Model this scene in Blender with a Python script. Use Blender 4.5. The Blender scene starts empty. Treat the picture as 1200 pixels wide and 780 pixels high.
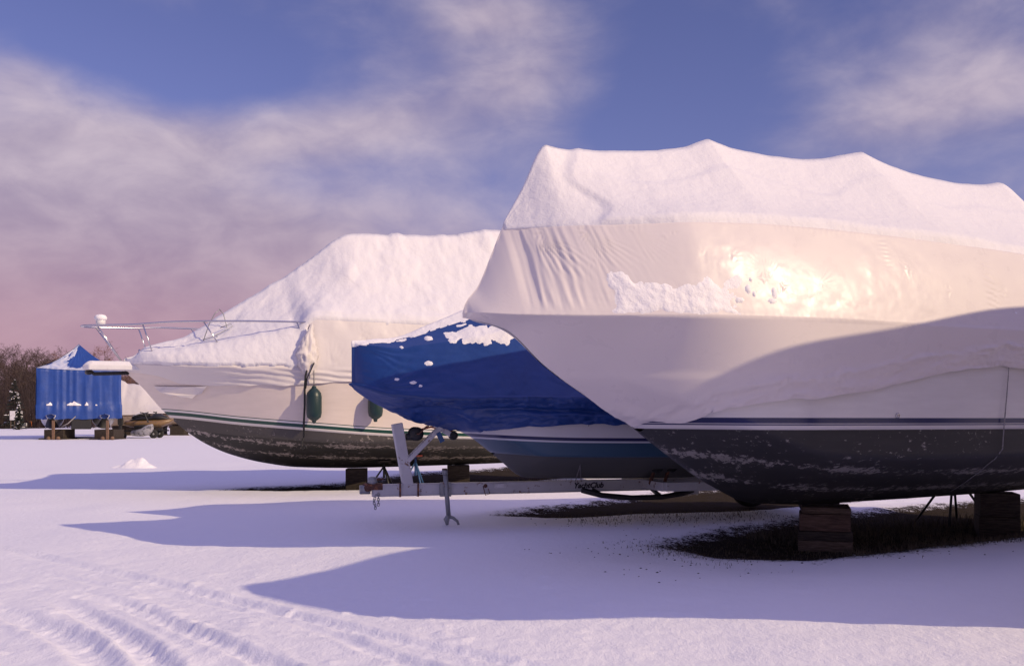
import bpy, bmesh, math, random
import numpy as np
from mathutils import Vector, Matrix
random.seed(7)
RNG = np.random.RandomState(11)
S = bpy.context.scene
COL = S.collection
PI = math.pi
CAMH = 1.6; HOR = 483.0; F = 1200.0          # eye height (m); horizon row and focal length of the photograph
def R(d): return math.radians(d)

# ------------------------------------------------------------------ numeric helpers
def pchip(xs, ys):
    xs = np.array(xs, float); ys = np.array(ys, float)
    h = np.diff(xs); d = np.diff(ys)/h
    m = np.zeros_like(xs)
    m[0] = d[0]; m[-1] = d[-1]
    for i in range(1, len(xs)-1):
        if d[i-1]*d[i] > 0:
            w1 = 2*h[i]+h[i-1]; w2 = h[i]+2*h[i-1]
            m[i] = (w1+w2)/(w1/d[i-1]+w2/d[i])
    def f(x):
        x = np.clip(np.asarray(x, float), xs[0], xs[-1])
        i = np.clip(np.searchsorted(xs, x, side='right')-1, 0, len(xs)-2)
        t = (x-xs[i])/h[i]
        return ((1+2*t)*(1-t)**2*ys[i] + t*(1-t)**2*h[i]*m[i] + t*t*(3-2*t)*ys[i+1] + t*t*(t-1)*h[i]*m[i+1])
    return f
TAB = RNG.rand(256, 256)
def vn(x, y):
    x = np.asarray(x, float); y = np.asarray(y, float)
    x, y = np.broadcast_arrays(x, y)
    xi = np.floor(x).astype(int); yi = np.floor(y).astype(int)
    fx = x-xi; fy = y-yi
    fx = fx*fx*fx*(fx*(fx*6-15)+10); fy = fy*fy*fy*(fy*(fy*6-15)+10)
    a = TAB[xi & 255, yi & 255]; b = TAB[(xi+1) & 255, yi & 255]
    c = TAB[xi & 255, (yi+1) & 255]; d = TAB[(xi+1) & 255, (yi+1) & 255]
    return (a*(1-fx)+b*fx)*(1-fy)+(c*(1-fx)+d*fx)*fy
def fbm(x, y, o=4):
    s = 0; a = .5; x = np.asarray(x, float); y = np.asarray(y, float)
    for k in range(o):
        s = s+a*(vn(x+17.3*k, y+9.1*k)-.5)*2
        x = x*2.03; y = y*2.03; a *= .5
    return s
def sstep(a, b, x):
    t = np.clip((np.asarray(x, float)-a)/(b-a), 0, 1)
    return t*t*(3-2*t)

# ------------------------------------------------------------------ mesh helpers
def link(name, me, mat, parent=None, smooth=True):
    if mat is not None:
        for m in (mat if isinstance(mat, (list, tuple)) else [mat]): me.materials.append(m)
    if smooth: me.polygons.foreach_set('use_smooth', [True]*len(me.polygons))
    o = bpy.data.objects.new(name, me); COL.objects.link(o)
    if parent is not None: o.parent = parent
    return o
class MB:
    def __init__(s): s.v = []; s.f = []
    def add(s, v, f):
        n = len(s.v); s.v += [tuple(p) for p in v]; s.f += [tuple(i+n for i in q) for q in f]; return s
    def box(s, c, d, M=None):
        x, y, z = d[0]/2, d[1]/2, d[2]/2
        v = [Vector(p) for p in ((-x,-y,-z),(x,-y,-z),(x,y,-z),(-x,y,-z),(-x,-y,z),(x,-y,z),(x,y,z),(-x,y,z))]
        if M is not None: v = [M @ p for p in v]
        return s.add([p+Vector(c) for p in v], [(3,2,1,0),(4,5,6,7),(0,1,5,4),(1,2,6,5),(2,3,7,6),(3,0,4,7)])
    def bar(s, p, q, wd, ht, up=(0,0,1)):
        p = Vector(p); q = Vector(q); d = q-p; x = d.normalized(); y = Vector(up).cross(x).normalized(); z = x.cross(y)
        M = Matrix((x, y, z)).transposed()
        return s.box((p+q)/2, (d.length, wd, ht), M)
    def tube(s, pts, r, n=8, cap=True):
        pts = [Vector(p) for p in pts]; k = len(pts)
        rr = r if isinstance(r, (list, tuple)) else [r]*k
        T = [(pts[min(i+1,k-1)]-pts[max(i-1,0)]).normalized() for i in range(k)]
        a = Vector((0,0,1)) if abs(T[0].z) < .9 else Vector((1,0,0))
        nx = T[0].cross(a).normalized(); v = []; f = []
        for i in range(k):
            nx = (nx-T[i]*nx.dot(T[i])).normalized(); ny = T[i].cross(nx)
            for j in range(n):
                t = 2*PI*j/n; v.append(pts[i]+(nx*math.cos(t)+ny*math.sin(t))*rr[i])
        for i in range(k-1):
            for j in range(n):
                f.append((i*n+j, i*n+(j+1) % n, (i+1)*n+(j+1) % n, (i+1)*n+j))
        if cap: f.append(tuple(range(n))[::-1]); f.append(tuple(range((k-1)*n, k*n)))
        return s.add(v, f)
    def lathe(s, prof, c=(0,0,0), n=20, M=None):
        v = []; f = []; k = len(prof)
        for (r, z) in prof:
            for j in range(n):
                t = 2*PI*j/n; p = Vector((r*math.cos(t), r*math.sin(t), z))
                if M is not None: p = M @ p
                v.append(p+Vector(c))
        for i in range(k-1):
            for j in range(n): f.append((i*n+j, i*n+(j+1) % n, (i+1)*n+(j+1) % n, (i+1)*n+j))
        f.append(tuple(range(n))[::-1]); f.append(tuple(range((k-1)*n, k*n)))
        return s.add(v, f)
    def build(s, name, mat, parent=None, smooth=False, bevel=0):
        me = bpy.data.meshes.new(name); me.from_pydata([tuple(p) for p in s.v], [], s.f); me.update()
        o = link(name, me, mat, parent, smooth)
        if bevel:
            b = o.modifiers.new('bevel', 'BEVEL'); b.width = bevel; b.segments = 2; b.limit_method = 'ANGLE'
        return o
def thing(name, label, cat, loc=(0,0,0), rotz=0, group=None, kind=None):
    o = bpy.data.objects.new(name, None); COL.objects.link(o); o.empty_display_size = .3
    o.location = loc; o.rotation_euler = (0, 0, rotz); tag(o, label, cat, group, kind); return o
def tag(o, label=None, cat=None, group=None, kind=None):
    if label: o['label'] = label
    if cat: o['category'] = cat
    if group: o['group'] = group
    if kind: o['kind'] = kind
    return o
def copy_tree(o, parent=None):
    c = o.copy(); COL.objects.link(c)
    if parent is not None: c.parent = parent
    for ch in list(o.children): copy_tree(ch, c)
    return c
def normals(P):
    a = np.gradient(P, axis=0); b = np.gradient(P, axis=1)
    n = np.cross(a, b); l = np.linalg.norm(n, axis=2, keepdims=True)
    return n/np.maximum(l, 1e-9)
def grid_mesh(name, P, mat, parent=None, attrs=None, keep=None, flip=False, smooth=True, extra=None):
    nu, nr = P.shape[:2]
    idx = np.arange(nu*nr).reshape(nu, nr)
    q = np.stack([idx[:-1,:-1], idx[1:,:-1], idx[1:,1:], idx[:-1,1:]], -1)
    if flip: q = q[..., ::-1]
    if keep is not None:
        k = keep[:-1,:-1] | keep[1:,:-1] | keep[1:,1:] | keep[:-1,1:]
        q = q[k]
    q = q.reshape(-1, 4)
    V = P.reshape(-1, 3); A = {k: np.asarray(v).reshape(-1) for k, v in (attrs or {}).items()}
    if keep is not None:
        used = np.unique(q); mp = -np.ones(len(V), int); mp[used] = np.arange(len(used))
        V = V[used]; q = mp[q]; A = {k: v[used] for k, v in A.items()}
    fs = q.tolist()
    if extra: fs += extra
    me = bpy.data.meshes.new(name); me.from_pydata(V.tolist(), [], fs); me.update()
    for k, v in A.items():
        a = me.attributes.new(k, 'FLOAT', 'POINT'); a.data.foreach_set('value', v.astype(np.float32))
    return link(name, me, mat, parent, smooth)

# ------------------------------------------------------------------ materials
class NT:
    def __init__(s, mat): s.t = mat.node_tree; s.n = s.t.nodes; s.l = s.t.links
    def new(s, ty, **kw):
        n = s.n.new(ty)
        for k, v in kw.items():
            if k.startswith('i_'):
                key = k[2:]
                n.inputs[int(key) if key.isdigit() else key.replace('_', ' ')].default_value = v
            else: setattr(n, k, v)
        return n
    def k(s, a, b): s.l.new(a, b)
    def noise(s, vec, scale, detail=4, rough=.55, dist=0):
        n = s.new('ShaderNodeTexNoise'); n.inputs['Scale'].default_value = scale; n.inputs['Detail'].default_value = detail
        n.inputs['Roughness'].default_value = rough; n.inputs['Distortion'].default_value = dist
        if vec is not None: s.k(vec, n.inputs['Vector'])
        return n.outputs['Fac']
    def math(s, op, a, b=0.0, clamp=False):
        n = s.new('ShaderNodeMath', operation=op); n.use_clamp = clamp
        for i, x in enumerate((a, b)):
            if isinstance(x, (int, float)): n.inputs[i].default_value = x
            else: s.k(x, n.inputs[i])
        return n.outputs[0]
    def mapr(s, x, a, b, c=0.0, d=1.0, smooth=True):
        n = s.new('ShaderNodeMapRange'); n.interpolation_type = 'SMOOTHSTEP' if smooth else 'LINEAR'
        s.k(x, n.inputs['Value'])
        for k, v in zip(('From Min','From Max','To Min','To Max'), (a,b,c,d)): n.inputs[k].default_value = v
        return n.outputs['Result']
    def mix(s, fac, a, b, mode='MIX'):
        n = s.new('ShaderNodeMix', data_type='RGBA', blend_type=mode)
        for i, x in ((0, fac), (6, a), (7, b)):
            if isinstance(x, (int, float)): n.inputs[i].default_value = x
            elif isinstance(x, (tuple, list)): n.inputs[i].default_value = (*x[:3], 1)
            else: s.k(x, n.inputs[i])
        return n.outputs[2]
    def attr(s, name): return s.new('ShaderNodeAttribute', attribute_name=name).outputs['Fac']
    def coord(s, which='Object'): return s.new('ShaderNodeTexCoord').outputs[which]
    def map(s, vec, scale=(1,1,1), rot=(0,0,0)):
        n = s.new('ShaderNodeMapping'); s.k(vec, n.inputs[0]); n.inputs['Scale'].default_value = scale; n.inputs['Rotation'].default_value = rot
        return n.outputs[0]
    def bump(s, h, dist, strength=1.0, normal=None):
        n = s.new('ShaderNodeBump'); s.k(h, n.inputs['Height']); n.inputs['Distance'].default_value = dist; n.inputs['Strength'].default_value = strength
        if normal is not None: s.k(normal, n.inputs['Normal'])
        return n.outputs[0]
def mat(name, base=(.5,.5,.5), rough=.5, metal=0.0, spec=.5):
    m = bpy.data.materials.new(name); m.use_nodes = True
    b = m.node_tree.nodes['Principled BSDF']
    b.inputs['Base Color'].default_value = (*base, 1); b.inputs['Roughness'].default_value = rough
    b.inputs['Metallic'].default_value = metal; b.inputs['Specular IOR Level'].default_value = spec
    return m, NT(m), b
def worn(name, base, alt, rough=.6, scale=6, thr=(.5,.62), metal=0, bump=.002, bscale=40, spec=.5):
    """two-tone weathered surface: base with patches of alt"""
    m, n, b = mat(name, base, rough, metal, spec)
    c = n.coord('Object')
    f = n.mapr(n.noise(c, scale, 6, .65), *thr)
    v = n.mix(n.noise(c, scale*.35, 3), tuple(x*.8 for x in base), tuple(min(x*1.2, .9) for x in base))
    n.k(n.mix(f, v, alt), b.inputs['Base Color'])
    n.k(n.bump(n.noise(c, bscale, 4), bump), b.inputs['Normal'])
    return m

def snow_material(name, extra_bump=.012, tint=(.86,.84,.86)):
    m, n, b = mat(name, tint, .75, 0, .25)
    c = n.coord('Object')
    h1 = n.noise(c, 9, 5, .6); h2 = n.noise(c, 55, 4, .7)
    nb = n.bump(h2, extra_bump*.3, .8); nb = n.bump(h1, extra_bump*2.0, .8, nb)
    n.k(nb, b.inputs['Normal'])
    b.inputs['Sheen Weight'].default_value = .1
    return m
M = {}
M['snow'] = snow_material('snow_packed')
M['roof_snow'] = snow_material('roof_snow', .010, (.77,.745,.755))
M['lump_snow'] = snow_material('lump_snow', .014, (.88,.85,.85))

def ground_material():
    m, n, b = mat('snow_ground', (.85,.84,.87), .7, 0, .3)
    c = n.coord('Object'); bare = n.attr('bare')
    nz = n.noise(c, 3.5, 6, .7); nf = n.noise(c, 26, 5, .75)
    v = n.math('ADD', bare, n.math('MULTIPLY', n.math('SUBTRACT', nz, .5), .55))
    v = n.math('ADD', v, n.math('MULTIPLY', n.math('SUBTRACT', nf, .5), .75))
    mask = n.mapr(v, .46, .54)
    dirt = n.mix(n.noise(c, 40, 5, .7), (.022,.018,.0155), (.080,.064,.053))
    dirt = n.mix(n.mapr(n.noise(c, 6, 4), .5, .62), dirt, (.045,.036,.024))
    n.k(n.math('MULTIPLY', n.math('SUBTRACT', 1.0, mask), .3), b.inputs['Specular IOR Level'])
    n.k(n.mix(mask, (.85,.835,.865), dirt), b.inputs['Base Color'])
    ms = n.map(c, (1, .55, 1))
    h = n.math('ADD', n.math('MULTIPLY', n.noise(ms, 14, 5, .62), .5), n.math('MULTIPLY', n.noise(c, 60, 4, .7), .22))
    h = n.math('ADD', h, n.math('MULTIPLY', mask, n.noise(c, 70, 3, .7)))
    n.k(n.bump(h, .03, .9), b.inputs['Normal'])
    return m
M['ground'] = ground_material()

def wrap_material(name, base, rough=.34, amp=.006):
    m, n, b = mat(name, base, rough, 0, .5)
    b.inputs['Specular IOR Level'].default_value = .22; c = n.coord('Object')
    big = n.noise(n.map(c, (1.2,1.2,2.2)), 2.2, 3, .5)
    st = n.noise(n.map(c, (1, 1, .18)), 16, 4, .6)
    crinkle = n.mapr(n.noise(c, 3.0, 3), .52, .75)
    rid = n.math('SUBTRACT', 1.0, n.math('ABSOLUTE', n.math('MULTIPLY', n.math('SUBTRACT', n.noise(n.map(c, (1, 1, 1.5), (.3,.2,.4)), 9, 5, .55, .5), .5), 3.2)))
    h = n.math('ADD', n.math('MULTIPLY', big, .7), n.math('MULTIPLY', n.math('MULTIPLY', st, crinkle), .35))
    h = n.math('ADD', h, n.math('MULTIPLY', n.math('MULTIPLY', rid, n.mapr(n.noise(c, 2.1, 3), .50, .68)), .9))
    n.k(n.bump(h, amp, .6), b.inputs['Normal'])
    n.k(n.mix(n.noise(c, 1.2, 4), tuple(x*.93 for x in base), tuple(min(1, x*1.04) for x in base)), b.inputs['Base Color'])
    n.k(n.mapr(n.noise(c, 4, 4), .3, .7, rough-.03, rough+.10), b.inputs['Roughness'])
    return m
M['wrap'] = wrap_material('white_shrink_wrap', (.74,.675,.65), .29, .0018)
M['wrap_dull'] = wrap_material('white_shrink_wrap_dull', (.73,.675,.645), .42, .006)
M['wrap_far'] = wrap_material('white_shrink_wrap_distant', (.62,.58,.58), .5, .02)

def tarp_material(name, base, rough=.36, amp=.012):
    m, n, b = mat(name, base, rough, 0, .5)
    c = n.coord('Object')
    h = n.math('ADD', n.noise(c, 3.2, 4, .55, .6), n.math('MULTIPLY', n.noise(n.map(c, (1,1,.4)), 14, 4, .6), .3))
    n.k(n.bump(h, amp, .8), b.inputs['Normal'])
    n.k(n.mix(n.noise(c, 2.5, 4), tuple(x*.75 for x in base), tuple(min(1, x*1.2) for x in base)), b.inputs['Base Color'])
    return m
M['tarp'] = tarp_material('blue_tarp', (.011,.048,.21))
M['tarp_far'] = tarp_material('blue_tarp_distant', (.012,.055,.27), .5, .018)

def hull_material(name, stops, flakes=None, rough=.28, fl=(.27,.25,.225), dull=0, flthr=(.60,.68)):
    """bands across the hull by the stored height attribute 'sw' (metres from the boot line)"""
    m, n, b = mat(name, (.8,.8,.8), rough, 0, .5)
    sw = n.attr('sw'); c = n.coord('Object')
    col = stops[0][1]; cur = col
    for (h, cc) in stops[1:]:
        st = n.mapr(sw, h-.0025, h+.0025)
        cur = n.mix(st, cur, cc)
    grime = n.noise(n.map(c, (.5,.5,3)), 4, 5, .6)
    cur = n.mix(n.math('MULTIPLY', grime, .28), cur, (.30,.27,.25), 'MULTIPLY') if dull else cur
    if flakes:
        s2 = n.attr('strake')
        f = n.math('ADD', n.noise(n.map(c, (1,1,1.6)), 13, 7, .72), n.math('MULTIPLY', s2, .17))
        f = n.math('ADD', f, n.math('MULTIPLY', n.math('SUBTRACT', n.noise(c, 1.6, 3), .5), .35))
        cur = n.mix(n.mapr(f, *flthr), cur, fl)
        fade = n.mapr(n.noise(n.map(c, (.25,.25,2.5)), 5, 5, .6), .4, .8)
        cur = n.mix(n.math('MULTIPLY', fade, .30), cur, (.065,.06,.058))
        n.k(n.bump(n.noise(c, 30, 4), .002, .6), b.inputs['Normal'])
    n.k(cur, b.inputs['Base Color'])
    return m
W_ = (.80,.77,.74)
M['near_top'] = hull_material('near_hull_gelcoat', [(0,(.78,.74,.72)), (.045,(.022,.026,.10)), (.058,(.5,.48,.5)), (.068,(.022,.026,.10)), (.125,W_)], rough=.22, dull=1)
M['near_bot'] = hull_material('near_hull_antifouling', [(0,(.026,.0245,.024))], flakes=True, rough=.6)
M['far_top'] = hull_material('far_hull_gelcoat', [(0,(.74,.70,.66)), (.05,(.02,.07,.055)), (.115,W_), (.15,(.02,.07,.055)), (.165,(.82,.72,.64))], rough=.25, dull=1)
M['far_bot'] = hull_material('far_hull_antifouling', [(0,(.018,.017,.017)), (-.21,(.06,.054,.05))], flakes=True, rough=.5, fl=(.30,.26,.24))
M['mid_top'] = hull_material('middle_hull_gelcoat', [(0,(.045,.095,.15)), (.20,(.60,.60,.64)), (.225,(.02,.022,.085)), (.27,(.66,.64,.64))], rough=.3)
M['mid_bot'] = hull_material('middle_hull_bottom', [(0,(.085,.085,.08))], flakes=True, rough=.55, fl=(.12,.12,.11), flthr=(.7,.8))

M['steel'] = mat('polished_steel', (.62,.6,.6), .22, 1)[0]
M['galv'] = worn('galvanised_steel', (.30,.31,.31), (.22,.09,.045), .45, 9, (.58,.66), .35, .001)
M['white_frame'] = worn('chipped_white_frame', (.56,.55,.55), (.19,.095,.055), .5, 9, (.60,.68), 0, .0015)
M['rust'] = worn('rusty_steel', (.10,.045,.03), (.25,.10,.05), .8, 18, (.5,.6))
M['black'] = worn('black_painted_steel', (.015,.015,.016), (.05,.04,.035), .5, 14, (.6,.7))
M['blue_paint'] = worn('blue_painted_steel', (.03,.09,.22), (.08,.07,.07), .5, 14, (.6,.7))
M['red_paint'] = worn('orange_red_painted_steel', (.40,.07,.03), (.15,.05,.03), .6, 14, (.55,.65))
M['rubber'] = worn('black_rubber', (.013,.013,.013), (.03,.03,.03), .75, 20)
M['fender'] = worn('dark_green_vinyl', (.012,.036,.035), (.025,.055,.052), .4, 6, (.55,.75))
M['rope'] = worn('grey_rope', (.30,.28,.28), (.18,.16,.15), .85, 40)
M['black_rope'] = worn('black_rope', (.018,.018,.02), (.03,.03,.03), .8, 40)
M['hullwhite'] = worn('white_gelcoat', (.72,.70,.68), (.5,.45,.4), .35, 4, (.62,.8))
M['dull_white'] = worn('dull_grey_gelcoat', (.38,.37,.38), (.12,.12,.13), .5, 5, (.5,.6))
M['orange'] = worn('orange_plastic', (.60,.16,.03), (.4,.1,.03), .5, 8)
M['tan_post'] = worn('tan_wood_post', (.19,.11,.065), (.12,.07,.045), .7, 8)
M['yellow'] = worn('ochre_gelcoat', (.20,.12,.05), (.14,.09,.05), .35, 5)
M['signwhite'] = worn('white_sign_paint', (.75,.73,.73), (.6,.58,.58), .5, 6)
M['text'] = mat('black_lettering', (.01,.01,.012), .5)[0]
def wood_material(name, a, b2):
    m, n, b = mat(name, a, .85, 0, .2)
    c = n.coord('Object')
    g = n.noise(n.map(c, (1.5, 14, 14)), 4, 6, .65, .4)
    n.k(n.mix(n.mapr(g, .3, .7), a, b2), b.inputs['Base Color']); n.k(n.bump(g, .008, .8), b.inputs['Normal'])
    return m
M['timber'] = wood_material('weathered_timber', (.055,.038,.028), (.16,.115,.085))
M['timber_red'] = wood_material('reddish_timber', (.055,.034,.027), (.15,.095,.072))
M['timber_dark'] = wood_material('dark_timber', (.022,.018,.016), (.07,.055,.045))
M['bark'] = wood_material('grey_bark', (.055,.042,.038), (.12,.095,.085))
M['twig'] = worn('brown_twigs', (.075,.05,.045), (.11,.07,.06), .9, .8, (.4,.7))
M['twig_red'] = worn('russet_twigs', (.17,.085,.06), (.22,.11,.07), .9, .8, (.4,.7))
M['brush'] = worn('undergrowth_stems', (.055,.038,.034), (.09,.055,.05), .9, .25, (.4,.7))
M['needle'] = worn('dark_needles', (.018,.028,.022), (.03,.045,.032), .8, 3)
M['grass'] = worn('dead_grass', (.11,.085,.05), (.05,.04,.03), .9, 9)

# ------------------------------------------------------------------ camera, sun, sky
cam = bpy.data.cameras.new('camera'); co = bpy.data.objects.new('camera', cam); COL.objects.link(co)
co.location = (0, 0, CAMH); co.rotation_euler = (R(90), 0, 0)
cam.sensor_width = 36; cam.lens = 36; cam.shift_y = (HOR-390)/1200; cam.clip_end = 6000; cam.clip_start = .1
S.camera = co
SD = Vector((1.55, -.90, 1.0)).normalized()                 # towards the sun
EL = math.asin(SD.z); AZ = math.atan2(SD.x, SD.y)
sl = bpy.data.lights.new('sun', 'SUN'); sl.energy = 3.4; sl.angle = R(.5); sl.color = (1, .79, .51)
so = bpy.data.objects.new('sun', sl); COL.objects.link(so); so.rotation_euler = (-SD).to_track_quat('-Z', 'Y').to_euler(); so.location = SD*60
w = bpy.data.worlds.new('World'); S.world = w; w.use_nodes = True
wn = NT(w); wn.n.clear()
sky = wn.new('ShaderNodeTexSky', sky_type='NISHITA'); sky.sun_disc = False; sky.sun_elevation = EL; sky.sun_rotation = AZ
sky.altitude = 200; sky.air_density = 1.0; sky.dust_density = .6; sky.ozone_density = 2.0
d = wn.coord('Generated'); sp = wn.new('ShaderNodeSeparateXYZ'); wn.k(d, sp.inputs[0])
az = wn.math('ARCTAN2', sp.outputs[0], sp.outputs[1]); el = wn.math('ARCSINE', sp.outputs[2])
cv = wn.new('ShaderNodeCombineXYZ'); wn.k(az, cv.inputs[0]); wn.k(el, cv.inputs[1])
vec = cv.outputs[0]
def blob(a0, e0, sa, se, rot=0.0):
    mp = wn.new('ShaderNodeMapping'); mp.vector_type = 'POINT'
    sub = wn.new('ShaderNodeVectorMath', operation='SUBTRACT'); wn.k(vec, sub.inputs[0]); sub.inputs[1].default_value = (a0, e0, 0)
    wn.k(sub.outputs[0], mp.inputs[0]); mp.inputs['Rotation'].default_value = (0, 0, -rot)
    sc = wn.new('ShaderNodeVectorMath', operation='MULTIPLY'); wn.k(mp.outputs[0], sc.inputs[0]); sc.inputs[1].default_value = (1/sa, 1/se, 0)
    ln = wn.new('ShaderNodeVectorMath', operation='LENGTH'); wn.k(sc.outputs[0], ln.inputs[0])
    e = wn.math('MULTIPLY', ln.outputs['Value'], ln.outputs['Value'])
    return wn.math('POWER', 2.718, wn.math('MULTIPLY', e, -1.0))
def AE(px, py):
    a = math.atan((px-600)/F); return a, math.atan((HOR-py)/F*math.cos(a))
big = wn.noise(wn.map(vec, (1.4, 2.5, 1), (0,0,R(-14))), 2.9, 8, .52, .25)
fine = wn.noise(wn.map(vec, (1.7, 3.2, 1), (0,0,R(-20))), 7, 8, .56, .3)
cov = wn.math('ADD', wn.math('MULTIPLY', big, .62), wn.math('MULTIPLY', fine, .28))
for (px, py, sa, se, rt, amt) in ((600,420,.30,.05,0,.25), (30,130,.16,.04,.05,.22), (420,80,.12,.03,.25,.16), (1010,60,.16,.05,.2,.16), (130,215,.26,.075,.03,.42), (40,300,.36,.07,0,.38), (480,120,.20,.05,.30,.34), (640,95,.08,.07,.5,.22), (300,95,.22,.035,.10,-.34),
                                  (60,40,.2,.045,0,-.2), (350,205,.10,.028,.15,-.20), (760,70,.10,.10,.6,-.26), (1120,120,.17,.04,.16,.28), (900,90,.12,.06,0,-.16), (20,85,.05,.022,0,.25), (570,15,.06,.02,0,.22)):
    a0, e0 = AE(px, py); cov = wn.math('ADD', cov, wn.math('MULTIPLY', blob(a0, e0, sa, se, rt), amt))
cov = wn.math('ADD', cov, wn.mapr(el, .0, .24, .50, 0))
mask = wn.math('MULTIPLY', wn.mapr(cov, .33, .97), .95)
lum = wn.math('ADD', wn.math('MULTIPLY', fine, .6), wn.math('MULTIPLY', big, .4))
ctop = wn.mix(wn.mapr(lum, .30, .70), (.38,.31,.43), (.64,.535,.61))
clow = wn.mix(wn.mapr(lum, .30, .70), (.31,.20,.30), (.50,.345,.42))
clow = wn.mix(wn.math('MULTIPLY', blob(*AE(20, 380), .42, .085), .48), clow, (.52,.27,.33))
ccol = wn.mix(wn.mapr(el, .04, .24), clow, ctop)
hi = wn.mapr(el, .50, 1.0)
ccol = wn.mix(hi, ccol, (.42,.385,.80)); mask = wn.math('MAXIMUM', mask, wn.math('MULTIPLY', hi, .85))
tint = wn.mix(1.0, sky.outputs[0], (1.12,.84,1.26), 'MULTIPLY')
b1 = wn.new('ShaderNodeBackground'); wn.k(tint, b1.inputs[0]); b1.inputs[1].default_value = .078
b2 = wn.new('ShaderNodeBackground'); wn.k(ccol, b2.inputs[0]); b2.inputs[1].default_value = 1.0
ms = wn.new('ShaderNodeMixShader'); wn.k(mask, ms.inputs[0]); wn.k(b1.outputs[0], ms.inputs[1]); wn.k(b2.outputs[0], ms.inputs[2])
wo = wn.new('ShaderNodeOutputWorld'); wn.k(ms.outputs[0], wo.inputs[0])
S.view_settings.view_transform = 'Standard'; S.view_settings.look = 'None'; S.view_settings.gamma = 1; S.view_settings.exposure = 0
S.view_settings.use_curve_mapping = False

# ------------------------------------------------------------------ plan frames for the boats
class Frame:
    def __init__(s, loc, a):
        s.rx, s.ry = loc; s.a = R(a); s.ca = math.cos(s.a); s.sa = math.sin(s.a)
    def cl(s, px, py, v=0.0):
        """distance aft and height of a sight line's crossing with the upright plane v metres to the near side of the keel line"""
        k = (px-600)/F; rx = s.rx+s.sa*v; ry = s.ry-s.ca*v
        u = (k*ry-rx)/(s.ca-k*s.sa); Z = ry+u*s.sa
        return u, CAMH+(HOR-py)/F*Z
    def world(s, u, v, w): return (s.rx+u*s.ca+v*s.sa, s.ry+u*s.sa-v*s.ca, w)
    def px(s, u, v, w):
        x, y, z = s.world(u, v, w); return 600+F*x/y, HOR-F*(z-CAMH)/y
def GP(px, py):
    Z = F*CAMH/(py-HOR); return ((px-600)/F*Z, Z)

class Hull:
    def __init__(s, L, keel, beam, gun, wl, sw=None, cu=(.8,3.2), chine=(.28,.88), strakes=()):
        s.L = L; s.k = pchip(*zip(*keel)); s.b = pchip(*zip(*beam)); s.g = pchip(*zip(*gun)); s.wl = pchip(*zip(*wl))
        s.sw = pchip(*zip(*sw)) if sw else s.wl
        s.cu = cu; s.ch = chine; s.strakes = strakes; s.u0 = keel[0][0]
    def v(s, u, w):
        k = s.k(u); g = s.g(u); t = np.clip((w-k)/np.maximum(g-k, 1e-4), 0, 1)
        fb = .78*t**.9+.22*t**3
        sc, fc = s.ch
        fm = np.where(t < sc, fc*(np.clip(t, 1e-6, 1)/sc)**.85, fc+(1-fc)*(np.clip(t-sc, 0, 1)/(1-sc))**1.15)
        m = sstep(s.cu[0], s.cu[1], u)
        return s.b(u)*(fb*(1-m)+fm*m)
    def build(s, parent, mtop, mbot):
        us = np.unique(np.concatenate([s.u0+np.linspace(0, 1, 30)**1.6*.8, np.linspace(s.u0+.8, 5, 60), np.linspace(5, s.L, 30)]))
        def sheet(us, lo, hi, n, name, m):
            t = np.linspace(0, 1, n); Wd = lo[:, None]+(hi-lo)[:, None]*t[None]; U = np.repeat(us[:, None], n, 1)
            V = s.v(U, Wd)
            full = lambda A, B: np.concatenate([A[:, ::-1], B[:, 1:] if name == 'hull_bottom' else B], 1)
            if name == 'hull_bottom':
                P = np.stack([np.concatenate([U[:, ::-1], U[:, 1:]], 1), np.concatenate([-V[:, ::-1], V[:, 1:]], 1), np.concatenate([Wd[:, ::-1], Wd[:, 1:]], 1)], -1)
            else:
                P = np.stack([np.concatenate([U[:, ::-1], U], 1), np.concatenate([-V[:, ::-1], V], 1), np.concatenate([Wd[:, ::-1], Wd], 1)], -1)
            swv = P[..., 2]-s.sw(P[..., 0])
            st = np.zeros_like(swv)
            for fs in s.strakes: st = np.maximum(st, np.exp(-((P[..., 2]-fs(P[..., 0]))/.035)**2))
            nr = P.shape[1]; last = (len(us)-1)*nr
            o = grid_mesh(name, P, m, parent, {'sw': swv, 'strake': st}, extra=[[last+i for i in range(nr)]])
            return o
        k = s.k(us); wl = s.wl(us); g = s.g(us)
        o1 = sheet(us, np.maximum(k, wl), g, 26, 'hull', mtop)
        ub = us[k < wl-.002]
        o2 = sheet(ub, s.k(ub), s.wl(ub), 22, 'hull_bottom', mbot)
        return o1, o2
    def find(s, fr, px, py, off=0.0):
        us = np.linspace(s.u0, s.L, 500)[:, None]; t = np.linspace(0, 1, 200)[None]
        k = s.k(us); g = s.g(us); Wd = k+(g-k)*t; V = s.v(us+0*t, Wd)+off
        X = fr.rx+us*fr.ca+V*fr.sa; Y = fr.ry+us*fr.sa-V*fr.ca
        e = (600+F*X/Y-px)**2+(HOR-F*(Wd-CAMH)/Y-py)**2
        i, j = np.unravel_index(np.argmin(e), e.shape)
        return float(us[i, 0]), float(Wd[i, j]), float(V[i, j])

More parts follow.
